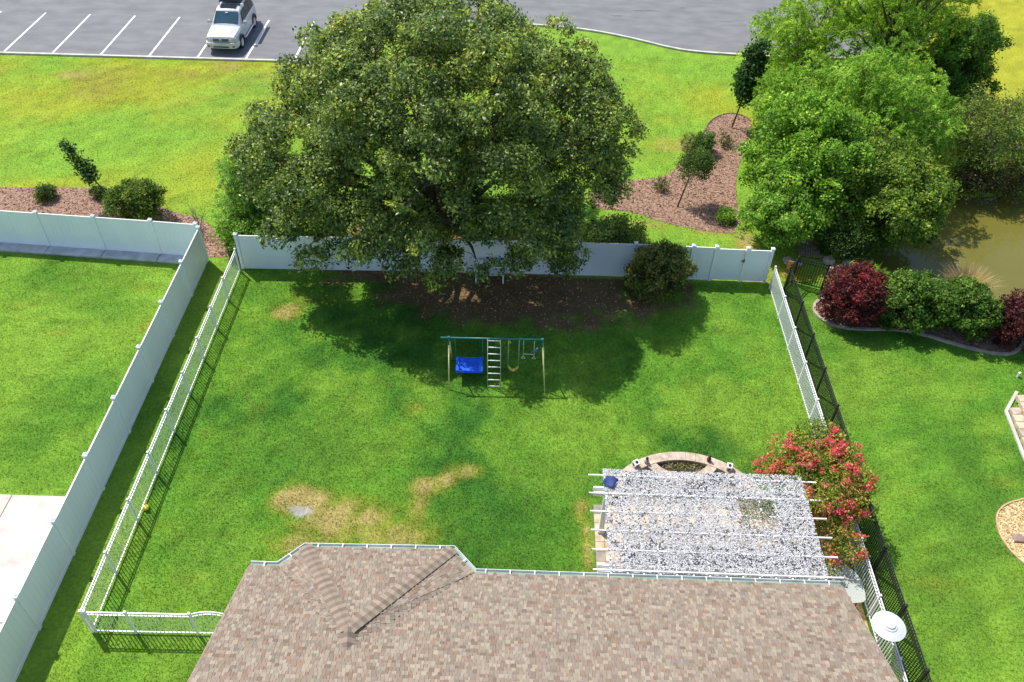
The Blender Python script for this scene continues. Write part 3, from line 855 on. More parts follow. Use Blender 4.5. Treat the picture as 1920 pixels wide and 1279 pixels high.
# gutters with hanger straps
def gutter(path, close0=True):
    g = MB(); gi = MB()
    prof_o = [(0.0, 0.02), (0.0, -0.10), (0.09, -0.11), (0.135, -0.03), (0.135, 0.012)]
    P_ = [Vector((*p, EAVE_Z - 0.015)) for p in path]
    n = len(P_)
    norms = []
    for i in range(n):
        ds = []
        if i > 0: ds.append((P_[i] - P_[i - 1]).normalized())
        if i < n - 1: ds.append((P_[i + 1] - P_[i]).normalized())
        ns = [Vector((-d.y, d.x, 0)) for d in ds]
        m_ = sum(ns, Vector()).normalized()
        norms.append(m_ / max(0.5, m_.dot(ns[0])))
    def ext(mb, prof):
        k = len(prof); vs_ = []
        for p, nn in zip(P_, norms):
            for o_, z in prof:
                vs_.append(p + nn * (o_ + 0.012) + Vector((0, 0, z)))
        fs_ = [(i * k + j, i * k + (j + 1) % k, (i + 1) * k + (j + 1) % k, (i + 1) * k + j) for i in range(n - 1) for j in range(k)]
        fs_ += [tuple(range(k)), tuple(range((n - 1) * k, n * k))[::-1]]
        mb.add(vs_, fs_)
    ext(g, [(0.0, 0.0), (0.0, -0.10), (0.09, -0.11), (0.14, -0.03), (0.14, 0.016), (0.128, 0.016), (0.122, -0.03), (0.085, -0.095), (0.012, -0.088), (0.012, 0.0)])
    go = g.build('gutter', M['gutter'], house)
    ext(gi, [(0.016, -0.045), (0.016, -0.085), (0.084, -0.092), (0.117, -0.045)])
    gi.build('gutter_lining', M['gutter_in'], go)
    for i in range(n - 1):
        a, b = P_[i], P_[i + 1]; L = (b - a).length; k = max(1, round(L / 0.68))
        d = (b - a).normalized(); nn = Vector((-d.y, d.x, 0))
        for j in range(k):
            c = a + (b - a) * ((j + 0.5) / k)
            MB().bar(c + nn * 0.0 + Vector((0, 0, 0.022)), c + nn * 0.15 + Vector((0, 0, 0.022)), 0.03, 0.008).build('gutter_strap', M['alu'], go)
gutter([(HX1, EAVE_Y)[::1], (-0.92, EAVE_Y), (-1.57, 13.50), (-5.73, 13.42), (-6.37, EAVE_Y), (HX0, EAVE_Y)][::-1])
# fascia at the gable edges
for xx, sgn in ((HX0, -1), (HX1, 1)):
    MB().add([(xx + sgn * .004, EAVE_Y, EAVE_Z - 0.14), (xx + sgn * .004, RIDGE_Y, zr(RIDGE_Y) - 0.14), (xx + sgn * .004, RIDGE_Y, zr(RIDGE_Y) - 0.005), (xx + sgn * .004, EAVE_Y, EAVE_Z - 0.005),
              (xx + sgn * .03, EAVE_Y, EAVE_Z - 0.14), (xx + sgn * .03, RIDGE_Y, zr(RIDGE_Y) - 0.14), (xx + sgn * .03, RIDGE_Y, zr(RIDGE_Y) - 0.005), (xx + sgn * .03, EAVE_Y, EAVE_Z - 0.005)],
             [(0, 1, 2, 3), (7, 6, 5, 4), (0, 4, 5, 1), (1, 5, 6, 2), (2, 6, 7, 3), (3, 7, 4, 0)]).build('fascia', M['tan_wood'], house)

# ------------------------------------------------------------------ foliage
def unit(v):
    return v / np.maximum(np.linalg.norm(v, axis=-1, keepdims=True), 1e-9)

def leaf_quads(C, Nn, S, aspect, fold=0.15, tang=None):
    m = len(C)
    t = np.cross(Nn, rng.normal(0, 1, (m, 3))) if tang is None else tang
    t = unit(t); b = np.cross(Nn, t)
    s = S[:, None] * 0.5
    V = np.stack([C - t * s, C + b * s * aspect + Nn * s * fold, C + t * s, C - b * s * aspect + Nn * s * fold], 1)
    return V.reshape(-1, 3)

def tufts(lobes, n, r, zmin=-0.45, inner=0.62):
    """smaller foliage tufts sitting on the surface of the big lobes"""
    Ls = np.array(lobes, float); out = []
    for i, l in enumerate(Ls):
        m = max(3, int(n * (l[3] / Ls[:, 3].mean()) ** 2))
        d = unit(rng.normal(0, 1, (m, 3))); d = d[d[:, 2] > zmin]
        p = l[:3] + d * l[3:] * rng.uniform(0.72, 1.12, (len(d), 1))
        kp = np.ones(len(p), bool)
        for j, q in enumerate(Ls):
            if j != i:
                kp &= (((p - q[:3]) / q[3:]) ** 2).sum(1) > inner ** 2
        for q in p[kp]:
            s_ = r * rng.uniform(0.65, 1.35)
            out.append((q[0], q[1], max(q[2], 0.3), s_ * rng.uniform(.85, 1.2), s_ * rng.uniform(.85, 1.2), s_ * rng.uniform(0.6, 0.85)))
    return out

def clusters(lobes, per_m2, shell=(0.62, 1.05), down=-0.75, cull=0.62, against=None):
    """twig clusters spread over the shells of the lobes; lobe = (cx,cy,cz,rx,ry,rz)"""
    Ls = np.array(lobes, float)
    out, nrm, lob = [], [], []
    for i, l in enumerate(Ls):
        area = 4 * math.pi * ((l[3] * l[4]) ** 1.6 + (l[3] * l[5]) ** 1.6 + (l[4] * l[5]) ** 1.6) ** (1 / 1.6) / 3 ** (1 / 1.6)
        n = max(4, int(area * per_m2))
        d = unit(rng.normal(0, 1, (n, 3)))
        d = d[d[:, 2] > down]
        r = rng.uniform(shell[0] ** 2, shell[1] ** 2, len(d)) ** 0.5
        p = l[:3] + d * l[3:] * r[:, None]
        keep = np.ones(len(p), bool)
        for j, q in enumerate(Ls if against is None else against):
            if j == i and against is None: continue
            dd = (((p - q[:3]) / q[3:]) ** 2).sum(1)
            keep &= dd > cull ** 2
        keep &= p[:, 2] > 0.12
        out.append(p[keep]); nrm.append(unit(d / l[3:])[keep]); lob.append(np.full(keep.sum(), i))
    return np.concatenate(out), np.concatenate(nrm), np.concatenate(lob)

def foliage(name, lobes, mat, parent, cols, per_m2=14, leaves=26, cr=0.22, size=0.13, aspect=0.55, up=0.6, rnd=0.8, shell=(0.62, 1.05), down=-0.75, cull=0.62, mode='broad', jit=0.36, hole=0.30, tuft=None, gain=1.45, **kw):
    big = np.array(lobes, float)
    if tuft:
        lobes = tufts(lobes, tuft[0], tuft[1])
        P_, Nn, lob = clusters(lobes, per_m2, shell, down, 0.55, big)
    else:
        P_, Nn, lob = clusters(lobes, per_m2, shell, down, cull)
    if hole and len(P_) > 60:                 # twigs grow in tufts with gaps between them
        hs = 1.1 if len(P_) > 1500 else 0.55
        g = vnoise(P_[:, 0] / hs + P_[:, 2] * 0.31 + 40, P_[:, 1] / hs + P_[:, 2] / hs * 0.8 + 90, 3) * 0.6 + vnoise(P_[:, 0] / hs * 2.1 + 7, P_[:, 2] / hs * 2.1 + P_[:, 1] + 50, 8) * 0.4
        kp = g > hole
        P_, Nn, lob = P_[kp], Nn[kp], lob[kp]
    n = len(P_)
    cols = np.array(cols, float) * gain * np.array([1.06, 1.0, 1.0])
    k = leaves
    lob_t = rng.uniform(-0.22, 0.22, len(lobes))
    ct = np.clip(rng.beta(1.6, 1.9, n) + lob_t[lob], 0, 0.999) * (len(cols) - 1)
    ci = np.floor(ct).astype(int); cf = (ct - ci)[:, None]
    cc = cols[ci] * (1 - cf) + cols[np.minimum(ci + 1, len(cols) - 1)] * cf
    csize = rng.uniform(0.7, 1.35, n)
    off = rng.normal(0, 1, (n, k, 3)) * (cr * csize)[:, None, None]
    if mode == 'feather':                     # sprays that arch out and droop
        ax = unit(Nn * 0.8 + rng.normal(0, 0.5, (n, 3)) + np.array([0, 0, 0.25]))
        tt = rng.uniform(0, 1, (n, k))
        L = (cr * 3.4 * csize)[:, None]
        off = ax[:, None, :] * (tt * L)[..., None] + rng.normal(0, 0.30 * cr, (n, k, 3))
        off[..., 2] -= (tt ** 2) * L * 0.65
        tang = unit(ax[:, None, :] + np.array([0, 0, -0.8]) * tt[..., None] + rng.normal(0, 0.45, (n, k, 3)))
    else:
        nd = (off * Nn[:, None, :]).sum(-1, keepdims=True)
        off = off - Nn[:, None, :] * nd * 0.45
        tang = None
    C = P_[:, None, :] + off
    nn = unit(Nn[:, None, :] * 0.7 + np.array([0, 0, up]) + rng.normal(0, rnd, (n, k, 3)))
    S = size * rng.uniform(0.65, 1.35, (n, k))
    C = C.reshape(-1, 3); nn = nn.reshape(-1, 3); S = S.ravel()
    ok = C[:, 2] > 0.03
    colr = np.repeat(cc, k, 0) * (1 + rng.normal(0, jit, (n * k, 1)))
    colr = np.clip(colr, 0.006, 0.9)
    if tang is not None:
        tang = tang.reshape(-1, 3)[ok]
        nn = nn[ok]; nn = unit(nn - tang * (nn * tang).sum(1, keepdims=True))
        V = leaf_quads(C[ok], nn, S[ok], aspect, 0.1, tang)
    else:
        V = leaf_quads(C[ok], nn[ok], S[ok], aspect)
    F = np.arange(len(V)).reshape(-1, 4)
    o = np_mesh(name, V, F, mat, parent, col=np.repeat(colr[ok], 4, 0), **kw)
    return o, P_

def limbs(name, base, targets, r0, parent, mat, fork=0.35, lean=(0, 0), n_tw=0, P_=None, tr=0.012):
    """tapered trunk that forks into limbs reaching the targets"""
    mb = MB(); base = Vector(base)
    top = Vector((sum(t[0] for t in targets) / len(targets), sum(t[1] for t in targets) / len(targets), max(t[2] for t in targets)))
    fk = base + (top - base) * fork
    fk.x = base.x + (top.x - base.x) * fork * 0.6 + lean[0]; fk.y = base.y + (top.y - base.y) * fork * 0.6 + lean[1]
    mid = (base + fk) / 2 + Vector((random.uniform(-.1, .1), random.uniform(-.1, .1), 0)) * r0 * 4
    mb.tube([base - Vector((0, 0, 0.05)), base + Vector((0, 0, 0.15)), mid, fk], [r0 * 1.45, r0 * 1.1, r0 * 0.92, r0 * 0.8], 10)
    for t in targets:
        t = Vector(t); k = random.uniform(0.75, 1.0)
        s_ = base + (fk - base) * k
        c1 = s_ + (t - s_) * 0.35 + Vector((random.uniform(-.25, .25), random.uniform(-.25, .25), (t - s_).length * 0.12))
        c2 = s_ + (t - s_) * 0.7 + Vector((random.uniform(-.3, .3), random.uniform(-.3, .3), (t - s_).length * 0.08))
        rr = r0 * random.uniform(0.38, 0.6)
        mb.tube([s_, c1, c2, t], [rr, rr * 0.72, rr * 0.45, rr * 0.14], 7)
    if P_ is not None and n_tw:
        T = np.array([tuple(t) for t in targets])
        for i in rng.choice(len(P_), min(n_tw, len(P_)), replace=False):
            p = P_[i]; j = np.argmin(((T - p) ** 2).sum(1)); t = T[j]
            md = (p + t) / 2 + rng.normal(0, 0.08, 3)
            mb.tube([t, md, p], [tr * 1.8, tr * 1.2, tr * 0.5], 5)
    return mb.build(name, mat, parent, smooth=True)

def ell_lobes(c, rad, n, lr, jitter=0.18, zmin=-0.7, fill=0):
    """lobes spread evenly over an ellipsoid"""
    out = []
    g = math.pi * (3 - 5 ** 0.5)
    for i in range(n):
        z = 1 - 2 * (i + 0.5) / n
        if z < zmin: continue
        r = math.sqrt(max(0, 1 - z * z)); a = g * i
        q = 1 + rng.uniform(-jitter, jitter * 0.5)
        p = (c[0] + rad[0] * r * math.cos(a) * q, c[1] + rad[1] * r * math.sin(a) * q, c[2] + rad[2] * z * q)
        s = lr * rng.uniform(0.75, 1.25)
        out.append((*p, s, s, s * rng.uniform(0.7, 0.9)))
    for i in range(fill):
        d = unit(rng.normal(0, 1, 3)) * rng.uniform(0, 0.55)
        s = lr * 1.1
        out.append((c[0] + rad[0] * d[0], c[1] + rad[1] * d[1], c[2] + rad[2] * d[2], s, s, s * .8))
    return out

OAKC = [(0.045, 0.082, 0.024), (0.074, 0.122, 0.031), (0.118, 0.175, 0.039), (0.174, 0.235, 0.044), (0.263, 0.305, 0.055)]
# ---- the big oak
oak = thing('oak_tree', 'huge dark green oak whose crown fills the middle above the rear fence', 'tree', (-3.3, 30.4, 0))
lob = ell_lobes((-3.2, 31.3, 4.7), (6.15, 4.7, 5.0), 112, 1.55, 0.10, -0.42, 2)
for a in [(-2.0, 26.6, 3.3, 1.5, 1.2, 1.2), (-3.3, 26.5, 2.6, 1.2, 1.0, 1.1), (-4.4, 26.9, 2.9, 1.2, 1.0, 1.0), (-1.0, 26.6, 3.0, 1.1, 1.0, 0.9), (-7.6, 27.8, 2.6, 1.3, 1.0, 1.0), (-6.4, 27.4, 3.2, 1.2, 1.0, 1.0), (-8.6, 28.4, 3.2, 1.2, 1.1, 1.1), (0.9, 28.0, 2.5, 1.4, 0.9, 1.1),
          (2.2, 28.3, 3.2, 1.4, 1.1, 1.1), (-9.6, 29.3, 4.2, 1.1, 1.3, 1.1), (1.2, 28.2, 1.5, 0.9, 0.6, 0.7), (-10.1, 29.6, 5.4, 1.0, 1.2, 1.1), (3.3, 30.2, 3.9, 1.2, 1.3, 1.1), (-5.2, 26.6, 4.2, 1.3, 1.2, 1.1), (0.5, 26.6, 4.4, 1.4, 1.2, 1.1), (-9.9, 30.6, 3.6, 1.2, 1.3, 1.2), (-10.2, 31.2, 5.0, 1.3, 1.3, 1.2), (-9.6, 31.6, 6.4, 1.3, 1.3, 1.2), (-9.3, 30.0, 5.2, 1.2, 1.2, 1.2), (-5.5, 28.5, 6.0, 1.6, 1.4, 1.4), (-1.0, 28.3, 6.6, 1.6, 1.4, 1.4), (2.5, 29.6, 5.2, 1.5, 1.4, 1.3), (-3.2, 28.3, 5.0, 1.5, 1.2, 1.3), (-7.2, 29.0, 4.6, 1.4, 1.2, 1.3)]:
    lob.append(a)
_, PP = foliage('crown', lob, M['leaf_oak'], oak, OAKC, per_m2=9.5, leaves=22, cr=0.15, size=0.145, aspect=0.5, up=0.5, rnd=0.9, down=-0.3, shell=(0.5, 1.05), hole=0.0, tuft=(11, 0.6), gain=1.6, jit=0.45)
limbs('trunk', (-3.3, 30.4, 0), [l[:3] for l in lob[::3]], 0.30, oak, M['bark'], fork=0.22, n_tw=500, P_=PP)

def simple_tree(name, label, cat, base, lobes, cols, mat, group=None, r0=0.1, fork=0.4, bark='bark', tw=60, part='crown', **kw):
    t = thing(name, label, cat, (base[0], base[1], base[2] if len(base) > 2 else 0), group)
    b = (base[0], base[1], base[2] if len(base) > 2 else 0)
    _, P_ = foliage(part, lobes, mat, t, cols, **kw)
    step = max(1, len(lobes) // 24)
    limbs('trunk' if cat == 'tree' else 'stem', b, [l[:3] for l in lobes[::step]], r0, t, M[bark], fork=fork, n_tw=tw, P_=P_)
    return t

FEATH = [(0.101, 0.186, 0.024), (0.16, 0.283, 0.03), (0.226, 0.365, 0.038), (0.309, 0.441, 0.054)]
BRIGHT = [(0.077, 0.173, 0.018), (0.128, 0.275, 0.027), (0.206, 0.385, 0.039), (0.343, 0.504, 0.068)]
MIDG = [(0.048, 0.112, 0.016), (0.096, 0.208, 0.026), (0.16, 0.304, 0.035), (0.272, 0.416, 0.064)]
DARKG = [(0.021, 0.054, 0.012), (0.038, 0.09, 0.018), (0.068, 0.135, 0.024), (0.12, 0.195, 0.038)]
OLIVE = [(0.060, 0.105, 0.020), (0.10, 0.165, 0.028), (0.17, 0.235, 0.040), (0.29, 0.33, 0.075)]

# ---- the wood by the pond
YG = [(0.080, 0.170, 0.022), (0.125, 0.25, 0.030), (0.185, 0.33, 0.042), (0.28, 0.42, 0.07)]
FE = dict(mode='feather', size=0.17, aspect=0.24, cr=0.15, leaves=24, per_m2=7.0, down=-0.3, shell=(0.4, 1.0), fork=0.3, hole=0.2, rnd=0.6)
BL = dict(size=0.15, aspect=0.52, cr=0.14, leaves=20, per_m2=10, down=-0.3, shell=(0.5, 1.05), fork=0.3, hole=0.24, rnd=0.75, gain=1.2)
simple_tree('cypress_tree', 'tall feathery light green tree at the left of the pond trees', 'tree', (16.3, 46.3), ell_lobes((15.4, 46.0, 3.4), (1.7, 1.8, 2.4), 26, 0.9, 0.2, -0.9) + ell_lobes((16.9, 46.8, 5.0), (1.1, 1.1, 1.8), 10, 0.75), FEATH, M['leaf_soft'], r0=0.15, tuft=(8, 0.48), **FE)
simple_tree('cypress_tree', 'broad feathery light green tree in the middle of the pond trees', 'tree', (20.3, 45.5), ell_lobes((20.2, 45.4, 5.6), (2.8, 2.6, 4.0), 45, 0.94, 0.42, -0.9, 2), FEATH, M['leaf_soft'], r0=0.2, tuft=(8, 0.5), **FE)
simple_tree('cypress_tree', 'feathery green tree rising behind the others at the top edge', 'tree', (22.0, 50.2), ell_lobes((21.8, 50.0, 5.2), (2.6, 2.3, 3.8), 37, 0.94, 0.42, -0.9, 2), [(0.08, 0.14, 0.018), (0.13, 0.21, 0.024), (0.19, 0.28, 0.03), (0.26, 0.34, 0.04)], M['leaf_soft'], r0=0.18, tuft=(8, 0.52), **FE)
simple_tree('pond_tree', 'dark green broadleaf tree at the right end of the pond trees', 'tree', (23.5, 44.3), ell_lobes((23.5, 44.2, 3.2), (1.3, 1.6, 2.2), 30, 0.68, 0.42, -0.9), [(0.04, 0.10, 0.012), (0.075, 0.165, 0.02), (0.12, 0.24, 0.03), (0.2, 0.32, 0.05)], M['leaf'], r0=0.15, tuft=(8, 0.46), **BL)
simple_tree('pond_tree', 'bright green spreading tree at the front of the pond trees', 'tree', (14.2, 34.6), ell_lobes((13.7, 35.3, 2.6), (2.4, 2.5, 1.9), 50, 0.77, 0.42, -0.75, 3), BRIGHT, M['leaf'], r0=0.14, tuft=(9, 0.46), **BL)
simple_tree('pond_tree', 'tall yellow green tree in the centre leaning over the pond', 'tree', (17.6, 38.8), ell_lobes((17.6, 38.8, 3.2), (2.3, 2.5, 2.4), 50, 0.81, 0.42, -0.8, 3), YG, M['leaf_soft'], r0=0.16, tuft=(9, 0.48), **FE)
simple_tree('pond_tree', 'deep green tree overhanging the near bank of the pond', 'tree', (16.5, 32.9, -0.2), ell_lobes((16.7, 33.2, 2.3), (1.9, 1.9, 1.9), 42, 0.72, 0.42, -0.85, 2), [(0.055, 0.115, 0.014), (0.10, 0.185, 0.022), (0.16, 0.26, 0.03), (0.25, 0.35, 0.055)], M['leaf'], r0=0.12, tuft=(9, 0.44), **BL)
simple_tree('pond_tree', 'small light green tree right behind the gate corner', 'tree', (11.9, 32.1), ell_lobes((11.75, 32.2, 1.5), (1.05, 1.0, 1.05), 18, 0.58, 0.2, -0.9, 2), YG, M['leaf'], r0=0.07, tuft=(8, 0.34), size=0.13, aspect=0.52, cr=0.12, leaves=20, per_m2=16, down=-0.3, shell=(0.5, 1.05), fork=0.3, hole=0.2, rnd=0.7)
simple_tree('pond_tree', 'green leafy tree between the mulch bed and the feathery tree', 'tree', (14.3, 40.6), ell_lobes((14.2, 40.6, 2.3), (1.6, 1.9, 1.7), 32, 0.72, 0.42, -0.9, 2), YG, M['leaf_soft'], r0=0.11, tuft=(8, 0.44), **FE)
simple_tree('pond_shrub_tree', 'sparse olive coloured tree with bare branches on the far pond bank', 'tree', (23.6, 38.9), ell_lobes((23.5, 39.0, 2.4), (1.8, 1.7, 1.8), 22, 0.8, 0.25, -0.9, 3), OLIVE, M['leaf'], r0=0.09, per_m2=8, leaves=16, cr=0.2, size=0.13, aspect=0.5, cull=0.4, fork=0.2, tw=260, hole=0.48)
simple_tree('pond_shrub_tree', 'sparse yellow olive tree at the right edge above the pond', 'tree', (26.6, 39.9), ell_lobes((26.6, 40.1, 2.2), (1.7, 1.7, 1.7), 20, 0.8, 0.25, -0.9, 2), OLIVE, M['leaf'], r0=0.09, per_m2=7, leaves=14, cr=0.2, size=0.13, aspect=0.5, cull=0.4, fork=0.2, tw=260, hole=0.5)
simple_tree('bank_shrub', 'dark brown green shrub at the far waterline of the pond', 'shrub', (23.6, 37.3, -0.3), ell_lobes((23.6, 37.4, 0.5), (1.9, 0.7, 0.7), 16, 0.55, 0.25, -0.9), [(0.02, 0.035, 0.010), (0.045, 0.05, 0.016), (0.09, 0.075, 0.03)], M['leaf'], r0=0.04, per_m2=14, leaves=16, cr=0.15, size=0.11, fork=0.2)
simple_tree('bank_shrub', 'dark twiggy shrub at the waterline by the right edge', 'shrub', (27.2, 37.7, -0.3), ell_lobes((27.2, 37.8, 0.5), (1.7, 0.7, 0.7), 14, 0.55, 0.25, -0.9), [(0.02, 0.035, 0.010), (0.06, 0.06, 0.02), (0.11, 0.085, 0.035)], M['leaf'], r0=0.04, per_m2=12, leaves=16, cr=0.15, size=0.11, fork=0.2)
simple_tree('bank_shrub', 'dark green shrub in the shade between the bridge and the pond', 'shrub', (15.3, 31.6, -0.1), ell_lobes((15.3, 31.7, 0.8), (1.1, 0.7, 0.7), 14, 0.55, 0.25, -0.9), DARKG, M['leaf'], r0=0.04, per_m2=14, leaves=18, cr=0.15, size=0.11, fork=0.2)

# ---- pine at the left foot of the oak
def pine(base, h, r):
    t = thing('pine_tree', 'bright green young pine at the left foot of the oak', 'tree', base)
    mb = MB(); b = Vector(base)
    mb.tube([b, b + Vector((0.05, 0, h * 0.5)), b + Vector((0, 0.05, h))], [0.08, 0.05, 0.012], 8)
    lobs = []
    for k in range(9):
        z = 0.5 + (h - 0.6) * k / 8; rr = r * (1 - 0.72 * k / 8)
        nb = 6
        for j in range(nb):
            a = 2 * math.pi * (j + 0.5 * (k % 2)) / nb + random.uniform(-.3, .3)
            e = b + Vector((math.cos(a) * rr, math.sin(a) * rr, z + 0.15))
            mb.tube([b + Vector((0, 0, z - 0.1)), e], [0.025, 0.008], 5)
            lobs.append((e.x, e.y, e.z, 0.42, 0.42, 0.3))
            m_ = b + Vector((math.cos(a) * rr * .55, math.sin(a) * rr * .55, z + 0.05)); lobs.append((m_.x, m_.y, m_.z, 0.36, 0.36, 0.28))
    lobs.append((b.x, b.y, b.z + h, 0.3, 0.3, 0.4))
    mb.build('trunk', M['bark'], t, smooth=True)
    foliage('crown', lobs, M['leaf_soft'], t, [(0.09, 0.20, 0.045), (0.14, 0.28, 0.06), (0.2, 0.36, 0.07), (0.27, 0.43, 0.09)], per_m2=12, leaves=18, cr=0.10, size=0.19, aspect=0.12, up=0.5, rnd=0.9, cull=0.35, mode='feather')
pine((-12.2, 31.9, 0), 3.6, 1.45)
simple_tree('understory_shrub', 'dark green shrub in front of the pine beside the fence corner', 'shrub', (-12.1, 30.35), ell_lobes((-12.0, 30.4, 1.0), (0.7, 0.6, 0.8), 14, 0.5, 0.2, -0.9, 2), MIDG, M['leaf'], r0=0.03, per_m2=20, leaves=18, cr=0.13, size=0.11)
simple_tree('understory_shrub', 'green shrub below the oak behind the rear fence', 'shrub', (-10.0, 31.4), ell_lobes((-10.0, 31.4, 1.3), (1.3, 0.9, 1.0), 16, 0.65, 0.2, -0.9, 2), MIDG, M['leaf'], r0=0.04, per_m2=14, leaves=18, cr=0.15, size=0.12)
simple_tree('understory_shrub', 'dark shrub below the right side of the oak crown', 'shrub', (4.6, 31.6), ell_lobes((4.6, 31.6, 0.7), (1.0, 0.7, 0.5), 12, 0.5, 0.2, -0.9, 1), OAKC, M['leaf'], r0=0.03, per_m2=14, leaves=18, cr=0.14, size=0.11)

# ---- left bed: leaning sapling, clipped shrub, small shrubs
def sapling(label, base, tip, lobes, cols, r0, **kw):
    t = thing('sapling', label, 'tree', base)
    b, e = Vector(base), Vector(tip)
    MB().tube([b, b + (e - b) * 0.5 + Vector((0.03, 0.02, 0.02)), e], [r0, r0 * 0.75, r0 * 0.3], 8).build('trunk', M['bark'], t, smooth=True)
    foliage('crown', lobes, M['leaf'], t, cols, **kw)
b = Vector((-18.55, 32.75, 0)); e = Vector((-20.9, 33.9, 3.1))
lobs = []
for k in range(13):
    f = 0.5 + 0.5 * k / 12; c = b + (e - b) * f + Vector((random.uniform(-.16, .16), random.uniform(-.12, .12), random.uniform(-.1, .1)))
    s_ = 0.29 * (1 - 0.55 * abs(f - 0.66) / 0.35)
    lobs.append((c.x, c.y, c.z, s_, s_, s_ * 1.1))
sapling('thin dark sapling leaning left over the left mulch bed', tuple(b), tuple(e), lobs, [(0.025, 0.065, 0.016), (0.045, 0.10, 0.025), (0.08, 0.145, 0.035)], 0.035, per_m2=15, leaves=12, cr=0.13, size=0.15, aspect=0.6, cull=0.3, hole=0)
simple_tree('round_shrub', 'clipped rounded green shrub beside the leaning sapling', 'shrub', (-17.75, 32.5), ell_lobes((-17.75, 32.55, 0.85), (0.75, 0.7, 0.75), 26, 0.45, 0.1, -0.95, 3), [(0.028, 0.065, 0.010), (0.050, 0.105, 0.013), (0.085, 0.15, 0.018), (0.17, 0.22, 0.03)], M['leaf'], r0=0.05, per_m2=34, leaves=12, cr=0.09, size=0.10, tuft=(8, 0.26), down=-0.4, shell=(0.4, 1.1), hole=0.12)
for (x, y, r, lb) in ((-22.67, 33.95, 0.42, 'small low shrub on the mulch, leftmost in the left bed'), (-20.2, 34.2, 0.34, 'small low shrub on the mulch left of the rounded shrub')):
    simple_tree('low_shrub', lb, 'shrub', (x, y), ell_lobes((x, y, r * 0.7), (r * .8, r * .8, r * .6), 12, r * 0.55, 0.15, -0.9, 2), [(0.03, 0.06, 0.012), (0.055, 0.10, 0.016), (0.09, 0.15, 0.022)], M['leaf'], r0=0.02, per_m2=40, leaves=18, cr=0.07, size=0.08, tw=20)
simple_tree('low_shrub', 'tiny yellow green weed tuft at the foot of the left rear fence', 'shrub', (-17.9, 30.9), [(-17.9, 30.9, 0.12, 0.22, 0.18, 0.14)], BRIGHT, M['leaf'], r0=0.01, per_m2=60, leaves=16, cr=0.06, size=0.09, tw=10)

def bare_shrub(label, base, n, h):
    t = thing('bare_shrub', label, 'shrub', base)
    b = Vector(base)
    for i in range(n):
        a = random.uniform(0, 6.28); l = h * random.uniform(0.6, 1.0)
        d = Vector((math.cos(a) * 0.45, math.sin(a) * 0.45, 1)).normalized()
        e = b + d * l; mb = MB()
        mb.tube([b, b + d * l * .5 + Vector((random.uniform(-.05, .05), random.uniform(-.05, .05), 0)), e], [0.018, 0.012, 0.004], 5)
        for k in range(6):
            s_ = b + d * l * random.uniform(.35, .95); q = s_ + Vector((random.uniform(-.35, .35), random.uniform(-.35, .35), random.uniform(.1, .4)))
            mb.tube([s_, q], [0.008, 0.003], 4)
        mb.build('branch', M['bark_light'], t, smooth=True)
bare_shrub('bare twiggy shrub on the grass by the left fence corner', (-14.7, 31.9, 0), 7, 1.5)
bare_shrub('bare twiggy shrub close behind the left fence corner', (-15.9, 31.4, 0), 5, 1.1)

# ---- curved middle bed
b = Vector((11.7, 42.9, 0)); e = Vector((12.45, 43.4, 4.6))
lobs = []
for k in range(14):
    f = 0.42 + 0.58 * k / 13; c = b + (e - b) * f + Vector((random.uniform(-.3, .3), random.uniform(-.3, .3), 0))
    s_ = 0.55 * (1 - 0.7 * abs(f - 0.62) / 0.4)
    lobs.append((c.x, c.y, c.z, s_, s_, s_ * 1.15))
sapling('young dark green tree with a straight thin trunk at the tip of the curved bed', tuple(b), tuple(e), lobs, [(0.018, 0.055, 0.012), (0.032, 0.085, 0.018), (0.055, 0.12, 0.025)], 0.05, per_m2=18, leaves=16, cr=0.16, size=0.17, aspect=0.6, cull=0.3, hole=0.2)
b = Vector((7.76, 35.0, 0)); e = Vector((8.35, 35.5, 2.6))
sapling('small round headed tree standing in the curved mulch bed', tuple(b), tuple(e), ell_lobes((8.45, 35.55, 2.15), (0.62, 0.6, 0.75), 15, 0.36, 0.5, -0.9, 1), [(0.03, 0.06, 0.012), (0.05, 0.095, 0.016), (0.085, 0.14, 0.022)], 0.04, per_m2=20, leaves=13, cr=0.13, size=0.11, aspect=0.5, cull=0.3, hole=0.3)
for (x, y, r, lb, c_) in ((9.75, 40.3, 0.6, 'dark round shrub at the upper left edge of the curved bed', DARKG), (8.9, 40.5, 0.55, 'wispy grey green shrub next to the dark round one', OLIVE), (11.0, 41.0, 0.42, 'thin spiky shrub right of the dark round one', OLIVE), (7.1, 36.5, 0.4, 'thin brownish shrub at the left end of the curved bed', OLIVE), (9.95, 33.95, 0.38, 'small dark shrub at the lower right of the curved bed', MIDG), (9.35, 38.7, 0.3, 'thin pale shrub above the round headed tree', OLIVE)):
    dense = c_ is not OLIVE
    simple_tree('bed_shrub', lb, 'shrub', (x, y), ell_lobes((x, y, r * 0.8), (r * .75, r * .75, r * .7), 12, r * 0.5, 0.2, -0.9, 2), c_, M['leaf'], r0=0.02, per_m2=34 if dense else 14, leaves=18 if dense else 10, cr=0.09, size=0.09, aspect=0.5 if dense else 0.22, tw=20 if dense else 60)

# ---- in the yard: dark shrub by the rear fence
simple_tree('yard_shrub', 'tall dark green shrub with coppery tips in front of the rear fence', 'shrub', (6.1, 28.45), ell_lobes((6.1, 28.5, 1.05), (0.95, 0.75, 0.95), 26, 0.55, 0.2, -0.95, 3), [(0.05, 0.08, 0.02), (0.08, 0.12, 0.026), (0.12, 0.16, 0.035), (0.24, 0.19, 0.07)], M['leaf'], r0=0.05, per_m2=34, leaves=12, cr=0.09, size=0.11, tuft=(8, 0.26), down=-0.4, shell=(0.4, 1.1), hole=0.12)

